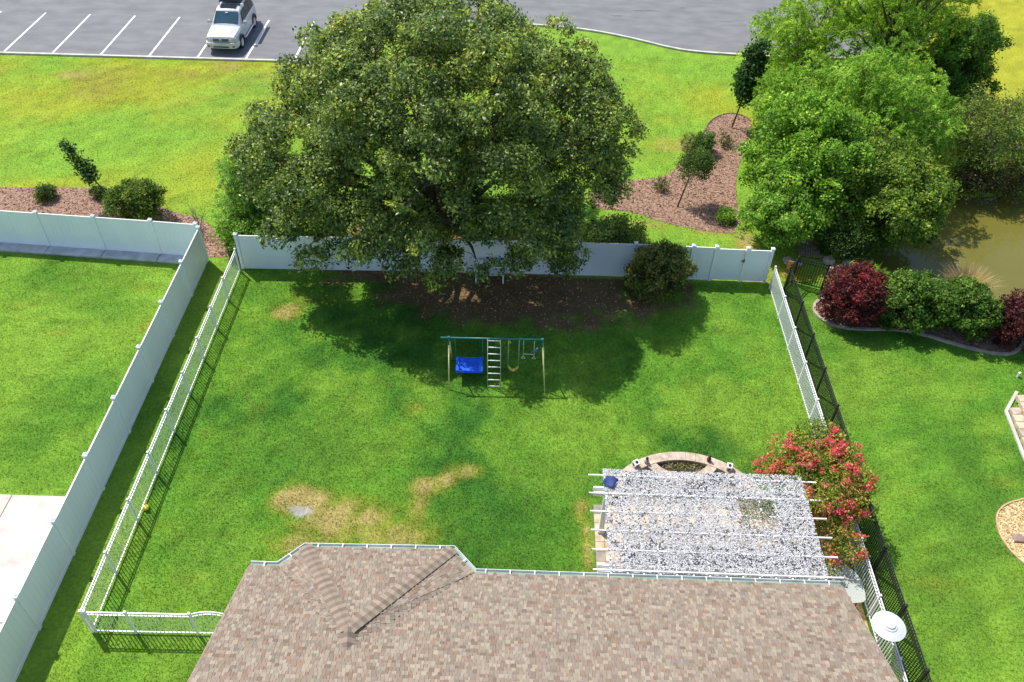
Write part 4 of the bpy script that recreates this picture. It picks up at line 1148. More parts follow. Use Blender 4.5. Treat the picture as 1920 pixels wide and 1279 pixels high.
# ---- shrub bed by the pond
PLUM = [(0.030, 0.012, 0.013), (0.060, 0.018, 0.018), (0.11, 0.024, 0.026), (0.32, 0.045, 0.05)]
simple_tree('plum_shrub', 'large wine red shrub nearest to the black fence corner', 'shrub', (14.1, 27.35), ell_lobes((14.1, 27.4, 1.05), (0.95, 0.85, 0.95), 28, 0.5, 0.2, -0.95, 3), PLUM, M['leaf'], r0=0.05, per_m2=34, leaves=12, cr=0.09, size=0.10, tuft=(8, 0.26), down=-0.4, shell=(0.4, 1.1), hole=0.12, tw=120)
simple_tree('green_shrub', 'rounded glossy green shrub next to the large wine red shrub', 'shrub', (16.2, 27.25), ell_lobes((16.2, 27.3, 0.95), (0.95, 0.8, 0.8), 28, 0.52, 0.12, -0.95, 3), [(0.03, 0.07, 0.012), (0.055, 0.12, 0.016), (0.09, 0.175, 0.022), (0.17, 0.26, 0.05)], M['leaf'], r0=0.05, per_m2=34, leaves=12, cr=0.09, size=0.12, tuft=(8, 0.26), down=-0.4, shell=(0.4, 1.1), hole=0.12)
simple_tree('green_shrub', 'rounded glossy green shrub in front of the tan grass clump', 'shrub', (18.35, 26.75), ell_lobes((18.3, 26.85, 0.95), (1.05, 0.85, 0.8), 28, 0.55, 0.12, -0.95, 3), [(0.03, 0.07, 0.012), (0.055, 0.12, 0.016), (0.09, 0.175, 0.022), (0.17, 0.26, 0.05)], M['leaf'], r0=0.05, per_m2=34, leaves=12, cr=0.09, size=0.12, tuft=(8, 0.26), down=-0.4, shell=(0.4, 1.1), hole=0.12)
simple_tree('plum_shrub', 'dark wine red shrub at the right end of the shrub bed', 'shrub', (20.35, 26.05), ell_lobes((20.35, 26.1, 0.85), (0.85, 0.7, 0.8), 22, 0.42, 0.25, -0.95, 2), [(0.030, 0.012, 0.012), (0.055, 0.018, 0.018), (0.09, 0.025, 0.025), (0.15, 0.04, 0.04)], M['leaf'], r0=0.04, per_m2=34, leaves=12, cr=0.09, size=0.10, tuft=(8, 0.26), down=-0.4, shell=(0.4, 1.1), hole=0.12, tw=120)
simple_tree('bed_grass', 'green arching grass clump behind the large wine red shrub', 'shrub', (15.4, 29.6, 0), [(15.4, 29.6, 0.35, 0.8, 0.5, 0.4)], BRIGHT, M['leaf'], r0=0.01, per_m2=12, leaves=26, cr=0.15, size=0.28, aspect=0.1, mode='feather', tw=0)

def grass_clump(label, base, n, h, cols):
    t = thing('grass_clump', label, 'plant', base)
    V, F, C = [], [], []
    for i in range(n):
        a = rng.uniform(0, 6.28); r = rng.uniform(0.25, 1.0); l = h * rng.uniform(0.7, 1.1)
        d = np.array([math.cos(a) * r * 0.75, math.sin(a) * r * 0.75, 1]); d /= np.linalg.norm(d)
        sd = np.array([-math.sin(a), math.cos(a), 0]) * 0.009
        p0 = np.array(base) + d * np.array([.08, .08, 0]); p1 = p0 + d * l * .6; p2 = p0 + d * l + np.array([math.cos(a), math.sin(a), -0.9]) * l * 0.22 * r
        k = len(V); V += [p0 - sd, p0 + sd, p1 + sd, p1 - sd, p2 + sd * .3, p2 - sd * .3]; F += [(k, k + 1, k + 2, k + 3), (k + 3, k + 2, k + 4, k + 5)]
        C += [np.array(cols[rng.integers(0, len(cols))])] * 6
    np_mesh('blades', np.array(V), np.array(F), M['leaf_soft'], t, col=np.array(C))
grass_clump('tan ornamental grass clump at the pond edge behind the green shrub', (19.3, 28.55, 0), 800, 1.75, [(0.50, 0.36, 0.18), (0.62, 0.48, 0.28), (0.38, 0.27, 0.12)])

# ---- crape myrtle with red flowers, hanging over both fences
cm = thing('crape_myrtle', 'crape myrtle covered in coral red flowers between the pergola and the fence', 'tree', (10.4, 16.9, 0))
cl = [l for l in ell_lobes((10.35, 17.35, 1.75), (1.2, 1.5, 0.85), 34, 0.58, 0.22, -0.75, 4) if not (l[0] < 9.75 and l[1] < 17.1) and l[0] < 11.25] + [(8.75, 17.75, 1.5, .5, .4, .45), (9.3, 18.3, 1.8, .55, .5, .45), (11.2, 16.5, 1.8, .5, .6, .5), (10.35, 15.4, 1.5, .5, .6, .5), (10.75, 15.0, 1.35, .45, .5, .45), (10.5, 18.6, 2.2, .6, .5, .45), (11.0, 17.5, 2.2, .55, .6, .5), (10.0, 14.5, 1.0, .35, .4, .35)]
_, PP = foliage('crown', [(l[0] - 0.2, *l[1:]) for l in cl], M['leaf'], cm, [(0.06, 0.12, 0.018), (0.11, 0.19, 0.024), (0.18, 0.25, 0.034), (0.30, 0.28, 0.05), (0.40, 0.20, 0.06)], per_m2=14, leaves=16, cr=0.15, size=0.10, aspect=0.5, cull=0.5)
limbs('trunk', (10.4, 16.9, 0), [l[:3] for l in cl[::2]], 0.06, cm, M['bark_light'], fork=0.25, n_tw=100, P_=PP)
outer = [p for p in PP if True]
k_ = (rng.random(len(PP)) < 0.95) & (vnoise(PP[:, 0] / 0.32 + 5, PP[:, 1] / 0.32 + PP[:, 2] / 0.32 + 8, 95) > 0.60)
foliage('flowers', [(p[0] + rng.normal(0, .05), p[1] + rng.normal(0, .05), p[2] + 0.10, .10, .10, .13) for p in PP[k_]], M['petal'], cm, [(0.55, 0.06, 0.07), (0.68, 0.11, 0.11), (0.76, 0.18, 0.16), (0.76, 0.10, 0.17), (0.72, 0.22, 0.15)], per_m2=70, leaves=5, cr=0.045, size=0.065, aspect=0.8, cull=0.0, down=-0.2, gain=1.0)

# ------------------------------------------------------------------ lawn blades
def blades(name, label, x0, x1, y0, y1, per_m2, h, w, test, var=(0.72, 1.4)):
    n = int((x1 - x0) * (y1 - y0) * per_m2)
    x = rng.uniform(x0, x1, n); y = rng.uniform(y0, y1, n)
    k = test(x, y)
    for bp in ALL_BEDS:
        k &= ~inside(bp, x, y)
    k &= ~inside(BAY, x, y) & ~inside(SEAT, x, y) & (pond_in(x, y, 1.0) < 0.3)
    x, y = x[k], y[k]
    C, d = lawn(x, y, True)
    C = C * (0.72 + 0.56 * fbm(x, y * 1.7, 0.13, 2, 83))[:, None] * (0.94 + 0.12 * vnoise(x * 0.05 + 3, y / 0.55 + 9, 87))[:, None]
    k = rng.random(len(x)) < d * (0.65 + 0.7 * fbm(x, y, 0.5, 2, 77))
    x, y, C = x[k], y[k], C[k]; m = len(x)
    a = rng.uniform(0, 2 * math.pi, m); l = rng.uniform(0.3, 1.3, m) * h
    hh = h * rng.uniform(0.55, 1.2, m); ww = w * rng.uniform(0.7, 1.3, m)
    ca, sa = np.cos(a), np.sin(a)
    P0 = np.stack([x - sa * ww, y + ca * ww, np.zeros(m)], 1); P1 = np.stack([x + sa * ww, y - ca * ww, np.zeros(m)], 1)
    P2 = np.stack([x + ca * l, y + sa * l, hh], 1)
    V = np.stack([P0, P1, P2], 1).reshape(-1, 3)
    c = C * rng.uniform(*var, (m, 1)) * np.array([1.05, 1.0, 1.0])
    np_mesh(name, V, np.arange(3 * m).reshape(-1, 3), M['grass'], col=np.repeat(c, 3, 0), label=label, cat='grass', kind='stuff')
BAY = [(HX0 + 0.45, -5), (HX0 + 0.45, 12.33), (-6.0, 12.34), (-5.5, 13.0), (-1.8, 13.0), (-1.3, 12.34), (HX1 - 0.35, 12.33), (HX1 - 0.35, -5)]
SEAT = [(5.95 + 2.95 * math.cos(a), 16.28 + 2.95 * math.sin(a)) for a in [k * math.pi / 16 for k in range(17)]]
blades('yard_grass', 'short green grass of the fenced back yard', -12.9, 11.05, 10.2, 29.2, 430, 0.055, 0.011, lambda x, y: (y < 29.1) & (x > -13.65))
blades('neighbour_grass', 'short green grass of the left neighbour yard', -26, -13.8, 12, 29.6, 380, 0.055, 0.011, lambda x, y: (y > 16.85) & (x > -13.72 - (y + 4) * 0.75) & (y < 29.65 + (x + 20.95) * -0.058))
blades('neighbour_grass', 'short green grass of the right neighbour lawn', 11.1, 25, 9.5, 30.5, 380, 0.055, 0.011, lambda x, y: (x < 11.6 + (y + 2) * 0.36))
blades('park_grass', 'yellowing grass of the park lawn behind the fences', -33, 14, 29.4, 52.5, 110, 0.05, 0.022, lambda x, y: (y < 48.95) & ((y > 30.2) | (x > -13.6)) | ((x > 3) & (y < 51.5)), (0.85, 1.25))

# ------------------------------------------------------------------ patio, seat wall, pergola
pat = thing('paver_patio', 'tan paver patio under the pergola', 'patio', (6.2, 15, 0)); pat['kind'] = 'structure'
MB().bbox(2.84, 10.16, 12.5, 17.16, -0.02, 0.035).build('patio_bed', M['dirt'], pat)
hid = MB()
pw, pl_ = 0.305, 0.365
ny = 0; y = 17.15
while y > 12.6:
    nx = 0; x = 2.85
    while x < 10.1:
        mt = M['paver'] if (nx * 7 + ny * 3) % 5 else M['paver_b']
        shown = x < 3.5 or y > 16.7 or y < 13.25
        dz = random.uniform(0, 0.006)
        c = (x + pw / 2, y - pl_ / 2, 0.04 + dz)
        if shown:
            MB().cham(c, (pw - 0.01, pl_ - 0.01, 0.05), 0.007).build('paver', mt, pat)
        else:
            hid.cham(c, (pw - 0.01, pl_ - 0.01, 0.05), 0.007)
        x += pw; nx += 1
    y -= pl_; ny += 1
hid.build('paver_field_shaded', M['paver_b'], pat, kind='stuff')  # whole field in the darker tone: shade under the net put into colour
# patio apron inside the curved wall
apron = MB(); cx, cy = 5.95, 16.28
apron.sheet([(cx + 2.65 * math.cos(a), max(17.16, cy + 2.65 * math.sin(a))) for a in [math.pi * k / 24 for k in range(25)]], 0.03)
apron.build('apron', M['paver_b'], pat)

sw = thing('seat_wall', 'curved low stone seat wall with tan caps at the edge of the patio', 'wall', (cx, cy + 2.5, 0))
def arc_wall(c, r, w, a0, a1, h, seg, parent, cap_over=0.03):
    n = max(3, int(abs(a1 - a0) * r / seg)); rows = 3
    for k in range(n):
        for row in range(rows + 1):
            sft = 0.5 if row % 2 else 0.0
            b0 = a0 + (a1 - a0) * max(0, (k + (sft - 0.5 if row < rows else 0)) / n) ; b1 = a0 + (a1 - a0) * min(1, (k + 1 + (sft - 0.5 if row < rows else 0)) / n)
            g = 0.004 / r
            b0 += g * (1 if a1 > a0 else -1); b1 -= g * (1 if a1 > a0 else -1)
            is_cap = row == rows
            ri, ro = (r - w / 2 - cap_over, r + w / 2 + cap_over) if is_cap else (r - w / 2 + random.uniform(0, .008), r + w / 2 - random.uniform(0, .008))
            z0 = h * 0.84 / rows * row + 0.002 * row; z1 = h if is_cap else h * 0.84 / rows * (row + 1) - 0.002
            if is_cap: z0 = h * 0.84 + 0.006
            vs_ = []
            S = 3
            for z in (z0, z1):
                for rr in (ri, ro):
                    for j in range(S):
                        a = b0 + (b1 - b0) * j / (S - 1)
                        vs_.append((c[0] + rr * math.cos(a), c[1] + rr * math.sin(a), z))
            fs_ = []
            for j in range(S - 1):
                i0, o0, I0, O0 = j, S + j, 2 * S + j, 3 * S + j
                fs_ += [(i0, i0 + 1, o0 + 1, o0), (I0, O0, O0 + 1, I0 + 1), (i0, I0, I0 + 1, i0 + 1), (o0, o0 + 1, O0 + 1, O0)]
            fs_ += [(0, S, 3 * S, 2 * S), (S - 1, 3 * S - 1, 4 * S - 1, 2 * S - 1)]
            MB().add(vs_, fs_).build('cap_stone' if is_cap else 'wall_stone', M['stone'] if (is_cap or (k + row) % 3) else M['stone_b'], parent)
arc_wall((cx, cy), 2.74, 0.30, R(158), R(22), 0.50, 0.34, sw)
inner = thing('planter_wall', 'inner curved stone planter wall inside the seat wall', 'wall', (5.95, 18.3, 0))
arc_wall((5.95, 19.35), 1.28, 0.26, R(200), R(340), 0.48, 0.28, inner)
MB().sheet([(5.95 + 1.2 * math.cos(a), 19.35 + 1.2 * math.sin(a)) for a in [R(205) + k * R(130) / 14 for k in range(15)]] + [(5.95 + 2.6 * math.cos(a) , cy + 2.6 * math.sin(a)) for a in [R(68) + k * R(44) / 8 for k in range(9)]], 0.30).build('planter_soil', M['dirt'], inner)
simple_tree('planter_plant', 'low grey green plants in the stone planter', 'plant', (5.95, 18.5, 0.3), [(5.6, 18.55, 0.36, .3, .2, .1), (6.0, 18.55, 0.36, .35, .2, .1), (6.4, 18.55, 0.36, .25, .2, .1)], [(0.06, 0.06, 0.03), (0.14, 0.15, 0.05), (0.35, 0.34, 0.22)], M['leaf'], r0=0.008, per_m2=70, leaves=8, cr=0.06, size=0.07, tw=0, hole=0)

def dice_lantern(label, x, y, rz):
    t = thing('lantern', label, 'ornament', (x, y, 0.5), 'white ornaments on the seat wall')
    s_ = 0.21
    MB().lathe((x, y, 0.5), [(0.055, 0.0), (0.06, 0.02), (0.035, 0.03)], 12).build('base', M['dark_metal'], t)
    Mx = Matrix.Rotation(rz, 3, 'Z') @ Matrix.Rotation(R(18), 3, 'X')
    c = Vector((x, y, 0.5 + 0.03 + s_ * 0.56))
    bx = MB(); bb = s_ / 2; ch = 0.02
    import itertools
    pts = []
    for sx, sy, sz in itertools.product((-1, 1), repeat=3):
        for ax in range(3):
            q = [sx * bb, sy * bb, sz * bb]
            for o_ in range(3):
                if o_ != ax: q[o_] -= math.copysign(ch, q[o_])
            pts.append(Vector(q))
    import bmesh
    bm = bmesh.new()
    for p in pts: bm.verts.new(Mx @ p + c - Vector((x, y, 0.5)))
    bmesh.ops.convex_hull(bm, input=list(bm.verts))
    me = bpy.data.meshes.new('body'); bm.to_mesh(me); bm.free()
    link_mesh('body', me, M['alu'], t)
    for nrm in ((0, -1, 0), (0, 0, 1), (1, 0, 0), (-1, 0, 0), (0, 1, 0)):
        n_ = Vector(nrm); e1 = n_.orthogonal().normalized(); e2 = n_.cross(e1)
        mb = MB()
        vs_ = [Mx @ (n_ * (bb + h_) + (e1 * math.cos(a) + e2 * math.sin(a)) * 0.058) + c for h_ in (-0.004, 0.004) for a in [k * math.pi / 8 for k in range(16)]]
        mb.add(vs_, [tuple(range(16, 32)), tuple(range(16))[::-1]] + [(k, (k + 1) % 16, 16 + (k + 1) % 16, 16 + k) for k in range(16)])
        mb.build('spot', M['black'], t)
dice_lantern('white cube ornament with black spots at the left of the seat wall', 4.33, 18.5, R(30))
dice_lantern('white cube ornament with black spots at the right of the seat wall', 7.55, 18.5, R(-15))
def jar(label, x, y, c):
    t = thing('garden_figure', label, 'ornament', (x, y, 0.5))
    MB().lathe((x, y, 0.5), [(0.05, 0), (0.075, 0.03), (0.08, 0.12), (0.05, 0.17), (0.035, 0.19)], 14).build('body', c, t, smooth=True)
    MB().lathe((x, y, 0.69), [(0.03, 0), (0.05, 0.03), (0.045, 0.08), (0.015, 0.1)], 12).build('head', M['black'], t, smooth=True)
jar('small grey figure with a black top next to the left cube ornament', 4.72, 18.66, M['stone_b'])
jar('small dark red and black figure on the right part of the seat wall', 6.9, 18.83, noise_mat('dark_red', (0.10, 0.02, 0.02), (0.16, 0.03, 0.03), 5, 4, 0.5))

perg = thing('pergola', 'white pergola with long rafters beside the house', 'pergola', (6.0, 15, 0))
for (x, y) in ((3.05, 16.1), (8.95, 16.1), (3.05, 13.35), (8.95, 13.35)):
    p_ = MB().bbox(x - 0.08, x + 0.08, y - 0.08, y + 0.08, 0.03, 2.2).build('post', M['alu'], perg)
    MB().cham((x, y, 0.12), (0.22, 0.22, 0.14), 0.02).build('post_base', M['alu'], p_)
for y in (16.20, 16.0, 13.45, 13.25):
    MB().bbox(2.62, 9.2, y - 0.024, y + 0.024, 2.12, 2.30).build('beam', M['alu'], perg)
for k in range(14):
    x = 2.98 + 6.1 * k / 13
    MB().bbox(x - 0.022, x + 0.022, 12.98, 16.78, 2.303, 2.40).build('purlin', M['alu'], perg)
RY = [16.56, 15.87, 15.20, 14.53, 13.87, 13.20]
for i, y in enumerate(RY):
    MB().bbox(2.46, 9.59, y - 0.02, y + 0.02, 2.402, 2.448).build('rafter', M['alu'], perg)

# camouflage net laid over the purlins, tied below the rafters
nt_t = thing('camouflage_net', 'white snow camouflage net stretched over the pergola', 'net', (6, 15, 2.4))
def net_z(x, y):
    ph = (np.asarray(y) - 13.20) / 0.668
    fr = np.abs(ph - np.round(ph)) * 2
    return 2.437 - 0.02 * fr + 0.035 * (fbm(x, y, 0.35, 2, 61) - 0.4) + 0.05 * (1 - np.clip(fr * 1.6, 0, 1)) * 0.0
def net():
    n = 84000
    x = rng.uniform(2.92, 9.17, n); y = rng.uniform(13.24, 16.80, n)
    d = vnoise(x / 0.045 + 9, y / 0.045 + 4, 71) * 0.7 + vnoise(x / 0.1 + 3, y / 0.1 + 7, 74) * 0.3
    thin = 0.10 * ((x < 4.2) & (y < 15.9)) + 0.16 * np.exp(-((x - 4.45) / 0.09) ** 2) * (y < 15.9) + 0.12 * (fbm(x, y, 0.8, 2, 75) - 0.5)
    k = d < 0.66 - thin
    x, y = x[k], y[k]; m = len(x)
    C = np.stack([x, y, net_z(x, y) + 0.01 + rng.uniform(-0.012, 0.02, m)], 1)
    nn = unit(np.stack([rng.normal(0, 0.4, m), rng.normal(0, 0.4, m), np.ones(m)], 1))
    S = rng.uniform(0.024, 0.046, m)
    V = leaf_quads(C, nn, S, 0.75, 0.35)
    base = np.array([(0.64, 0.64, 0.65), (0.55, 0.55, 0.56), (0.38, 0.38, 0.40), (0.66, 0.65, 0.63), (0.08, 0.08, 0.085)])
    dk_ = vnoise(x / 0.04 + 2, y / 0.04 + 5, 91) * 0.75 + fbm(x, y, 0.5, 2, 93) * 0.25
    c = np.where((dk_ > 0.71)[:, None], base[4], base[rng.integers(0, 4, m)])
    g = (x > 7.02) & (x < 8.07 + rng.normal(0, .04, m)) & (y < 15.82 + rng.normal(0, .03, m)) & (y > 14.95 + rng.normal(0, .22, m)) & (rng.random(m) < 0.93)
    ol = np.array([(0.09, 0.11, 0.04), (0.16, 0.18, 0.08), (0.05, 0.06, 0.025), (0.36, 0.37, 0.26)])
    c[g] = ol[rng.integers(0, 4, g.sum())]
    np_mesh('net_flakes', V, np.arange(4 * m).reshape(-1, 4), M['net'], nt_t, col=np.repeat(c, 4, 0), kind='stuff')
    mb = MB()
    for xx in np.arange(2.95, 9.18, 0.14):
        mb.bar((xx, 13.24, 2.418), (xx, 16.8, 2.418), 0.004, 0.004)
    for yy in np.arange(13.25, 16.8, 0.14):
        mb.bar((2.94, yy, 2.424), (9.17, yy, 2.424), 0.004, 0.004)
    mb.build('net_cords', M['alu'], nt_t, kind='stuff')
net()
blue = noise_mat('blue_fabric', (0.012, 0.03, 0.12), (0.025, 0.055, 0.20), 4, 5, 0.8)
fl = thing('cloth_flag', 'small dark blue cloth lying on the net at the upper left corner of the pergola', 'cloth', (3.1, 16.3, 2.5))
V, F = [], []
for i in range(7):
    for j in range(7):
        u, v = i / 6 - .5, j / 6 - .5
        V.append((3.12 + (u + v * 0.5) * 0.36, 16.27 + (v - u * 0.35) * 0.36, 2.525 + 0.03 * math.sin(7 * u + 3 * v) + 0.02 * math.cos(9 * v)))
for i in range(6):
    for j in range(6):
        k = i * 7 + j; F.append((k, k + 7, k + 8, k + 1))
fo = MB().add(V, F).build('cloth', blue, fl, smooth=True)
fo.modifiers.new('thick', 'SOLIDIFY').thickness = 0.006

# translucent sheet standing next to the pergola
tr_m, nt_, N_, L_, P_ = new_mat('clear_plastic')
P_.inputs['Base Color'].default_value = (0.62, 0.66, 0.62, 1); P_.inputs['Roughness'].default_value = 0.35; P_.inputs['Alpha'].default_value = 0.5
tb = thing('plastic_table', 'low table with a translucent plastic top between the pergola and the fence', 'table', (10.4, 14.15, 0))
cor = smooth_poly([(9.75, 14.75), (10.55, 14.85), (10.95, 14.45), (10.95, 13.65), (10.75, 13.5), (10.05, 13.5), (9.75, 13.8)], 1)
MB().prism(cor, 0.575, 0.59).build('table_top', tr_m, tb)
for x, y in ((9.95, 14.55), (10.75, 14.5), (10.75, 13.7), (9.98, 13.72)):
    MB().tube([(x, y, 0.0), (x, y, 0.57)], 0.02, 8).build('leg', M['dark_metal'], tb)
mb = MB(); mb.bar((9.95, 14.55, 0.56), (10.75, 13.7, 0.56), 0.02, 0.02); mb.bar((10.75, 14.5, 0.535), (9.98, 13.72, 0.535), 0.02, 0.02)
mb.build('cross_bar', M['dark_metal'], tb)

# patio heater
ht = thing('patio_heater', 'round silver patio heater standing between the roof edge and the fence', 'heater', (10.62, 11.95, 0))
MB().lathe((10.62, 11.95, 0.01), [(0.23, 0), (0.24, 0.02), (0.23, 0.65), (0.2, 0.70), (0.06, 0.74)], 28).build('base', M['dark_metal'], ht, smooth=False)
MB().tube([(10.62, 11.95, 0.7), (10.62, 11.95, 1.75)], 0.035, 12).build('pole', M['steel'], ht, smooth=True)
MB().lathe((10.62, 11.95, 1.74), [(0.05, 0), (0.13, 0.05), (0.14, 0.32), (0.10, 0.36)], 24).build('burner', M['dark_metal'], ht)
MB().lathe((10.62, 11.95, 2.12), [(0.455, -0.035), (0.46, -0.03), (0.34, 0.0), (0.215, 0.022), (0.205, 0.05), (0.15, 0.06), (0.14, 0.10), (0.0, 0.105)], 48).build('reflector', M['steel'], ht)

# ------------------------------------------------------------------ swing set
teal = noise_mat('teal_paint', (0.01, 0.14, 0.14), (0.02, 0.20, 0.20), 6, 4, 0.4)
yellow = noise_mat('faded_yellow_paint', (0.66, 0.60, 0.24), (0.80, 0.74, 0.34), 6, 4, 0.5)
rung_m = noise_mat('rung_grey', (0.70, 0.70, 0.62), (0.82, 0.81, 0.72), 6, 4, 0.5)
chain_m = noise_mat('chain', (0.42, 0.44, 0.36), (0.52, 0.53, 0.44), 20, 4, 0.5)
bp = noise_mat('blue_plastic', (0.012, 0.085, 0.62), (0.03, 0.16, 0.80), 3, 6, 0.3)
ss = thing('swing_set', 'teal and yellow metal swing set frame in the shade of the oak', 'swing set', (-0.8, 23, 0))
HB = 2.1
MB().tube([(-2.72, 22.93, HB), (1.07, 22.99, HB)], 0.03, 12).build('top_beam', teal, ss, smooth=True)
for x, y in ((-2.42, 22.935), (1.05, 22.99)):
    for dy, ax in ((-0.68, 0.02), (0.95, -0.02)):
        xb = x + (0.18 if x > 0 else 0.0)
        s_ = 0.14
        MB().tube([(x, y, HB - 0.02), (x + (xb - x) * s_, y + dy * s_, HB * (1 - s_))], 0.026, 10).build('leg_top', teal, ss, smooth=True)
        MB().tube([(x + (xb - x) * s_, y + dy * s_, HB * (1 - s_)), (xb, y + dy, 0.0)], 0.026, 10).build('leg', yellow, ss, smooth=True)
    MB().cham((x, y, HB + 0.02), (0.1, 0.09, 0.08), 0.02).build('joint', teal, ss)
lad = MB(); lad.tube([(-0.98, 22.92, HB), (-0.96, 22.5, 0.0)], 0.013, 8); lad.tube([(-0.50, 22.92, HB), (-0.46, 22.5, 0.0)], 0.013, 8)
lo = lad.build('ladder_rails', chain_m, ss, smooth=True)
for k in range(8):
    f = 0.02 + 0.96 * k / 7; z = HB * (1 - f) + 0.0
    MB().tube([(-0.985 + 0.02 * f, 22.92 - 0.42 * f, z - .02), (-0.495 + 0.035 * f, 22.92 - 0.42 * f, z - .02)], 0.021, 8).build('rung', rung_m, lo, smooth=True)
sws = thing('swing', 'yellow curved swing seat hanging from the teal beam', 'swing', (-0.05, 22.98, HB))
for x in (-0.21, 0.19):
    MB().tube([(x, 22.97, HB - 0.03), (x + 0.005, 23.05, 0.62)], 0.012, 6).build('chain', chain_m, sws, smooth=True)
V, F = [], []
for i in range(13):
    t_ = i / 12; x = -0.21 + 0.41 * t_; z = 0.62 - 0.21 * (1 - (2 * t_ - 1) ** 2)
    for dy, dz in ((-0.085, 0), (0.085, 0), (0.085, -0.018), (-0.085, -0.018)):
        V.append((x, 23.05 + dy, z + dz))
for i in range(12):
    for j in range(4):
        F.append((i * 4 + j, i * 4 + (j + 1) % 4, i * 4 + 4 + (j + 1) % 4, i * 4 + 4 + j))
F += [(0, 3, 2, 1), (48, 49, 50, 51)]
MB().add(V, F).build('seat', noise_mat('yellow_seat', (0.55, 0.40, 0.07), (0.68, 0.52, 0.12), 5, 4, 0.5), sws, smooth=True)
trp = thing('trapeze', 'trapeze bar with two triangular hand rings hanging from the teal beam', 'trapeze', (0.55, 22.98, HB))
for x in (0.36, 0.76):
    MB().tube([(x, 22.98, HB - 0.03), (x, 23.03, 1.2)], 0.011, 6).build('chain', chain_m, trp, smooth=True)
    MB().tube([(x, 23.03, 1.19), (x + 0.075, 23.03, 1.06), (x - 0.075, 23.03, 1.06), (x, 23.03, 1.19)], 0.011, 6).build('ring', M['alu'], trp, smooth=True)
MB().tube([(0.34, 23.02, 1.3), (0.79, 23.02, 1.3)], 0.013, 8).build('bar', M['steel'], trp, smooth=True)
sg = thing('rope_scarf', 'small blue strap dangling beside the right leg of the swing set', 'strap', (0.85, 23.05, 1.4))
MB().tube([(0.66, 23.06, 1.38), (0.78, 23.04, 1.45), (0.90, 23.04, 1.62)], 0.02, 6).build('strap', bp, sg, smooth=True)
gl = thing('glider', 'blue plastic glider platform hanging at the left of the swing set', 'glider', (-1.7, 23.1, 0.5))
MB().cham((-1.68, 23.12, 0.5), (1.0, 0.78, 0.06), 0.02, R(2)).build('platform', bp, gl)
for x in (-2.13, -1.23):
    MB().cham((x, 23.12 + (x + 1.68) * 0.035, 0.56), (0.14, 0.78, 0.10), 0.03, R(2)).build('end_panel', bp, gl)
for y in (22.76, 23.48):
    MB().cham((-1.68, y, 0.545), (0.74, 0.035, 0.05), 0.01, R(2)).build('rim', bp, gl)
for x in (-2.2, -1.17):
    MB().tube([(x, 23.12, 0.6), (x, 22.97, HB)], 0.012, 6).build('hanger', teal, gl, smooth=True)

# white bench below the oak
bn = thing('garden_bench', 'white slatted garden bench against the rear fence under the oak', 'bench', (-1.16, 28.9, 0))
for x in (-1.75, -0.57):
    for y in (28.72, 29.1):
        h_ = 0.62 if y < 29 else 0.92
        MB().bbox(x - 0.03, x + 0.03, y - 0.03, y + 0.03, 0, h_).build('leg', M['alu'], bn)
    MB().bbox(x - 0.035, x + 0.035, 28.68, 29.12, 0.621, 0.66).build('armrest', M['alu'], bn)
for k in range(5):
    MB().bbox(-1.72, -0.60, 28.70 + 0.078 * k, 28.765 + 0.078 * k, 0.42, 0.445).build('seat_slat', M['alu'], bn)
for k in range(4):
    MB().bbox(-1.72, -0.60, 29.115, 29.135, 0.50 + 0.11 * k, 0.585 + 0.11 * k).build('back_slat', M['alu'], bn)

# yellow toy by the left picket fence
ty = thing('toy', 'small yellow toy lying at the foot of the left picket fence', 'toy', (-12.0, 16.4, 0))
yt = noise_mat('toy_yellow', (0.66, 0.54, 0.05), (0.78, 0.66, 0.10), 5, 3, 0.4)
MB().lathe((-12.0, 16.4, 0.0), [(0.05, 0.0), (0.10, 0.03), (0.11, 0.09), (0.06, 0.16), (0.0, 0.18)], 14).build('body', yt, ty, smooth=True)
MB().lathe((-11.93, 16.33, 0.10), [(0.02, 0.0), (0.06, 0.03), (0.05, 0.09), (0.0, 0.11)], 12).build('head', yt, ty, smooth=True)

# ------------------------------------------------------------------ right neighbour details
strip([(p[0], p[1]) for p in BED_SHRUB + BED_SHRUB[:1]], 0.13, -0.02, 0.09, M['kerb'] if False else noise_mat('edging_stone', (0.30, 0.25, 0.20), (0.44, 0.38, 0.31), 3, 6, 0.9), 'bed_edging', label='concrete edging round the shrub bed by the pond', cat='edging')
strip([(p[0], p[1]) for p in BED_GRAVEL + BED_GRAVEL[:1]], 0.05, -0.02, 0.05, noise_mat('tan_edging', (0.42, 0.27, 0.13), (0.56, 0.39, 0.22), 3, 6, 0.8), 'bed_edging', label='thin brown edging round the tan gravel bed', cat='edging')
strip(BED_MID[10:26], 0.06, -0.02, 0.05, noise_mat('dark_edging', (0.10, 0.06, 0.04), (0.16, 0.10, 0.07), 3, 6, 0.8), 'bed_edging', label='dark edging along the upper side of the curved mulch bed', cat='edging')
ds = thing('downspout', 'grey downspout pipe lying across the gravel bed', 'pipe', (17.2, 16.3, 0))
MB().bar((17.05, 16.4, 0.09), (19.5, 16.15, 0.12), 0.11, 0.09).build('pipe', noise_mat('pipe_grey', (0.40, 0.38, 0.38), (0.52, 0.50, 0.50), 3, 4, 0.5), ds)
MB().cham((16.87, 16.4, 0.05), (0.34, 0.32, 0.07), 0.02, R(-5)).build('splash_block', noise_mat('block_brown', (0.22, 0.13, 0.11), (0.33, 0.22, 0.19), 4, 5, 0.9), ds)
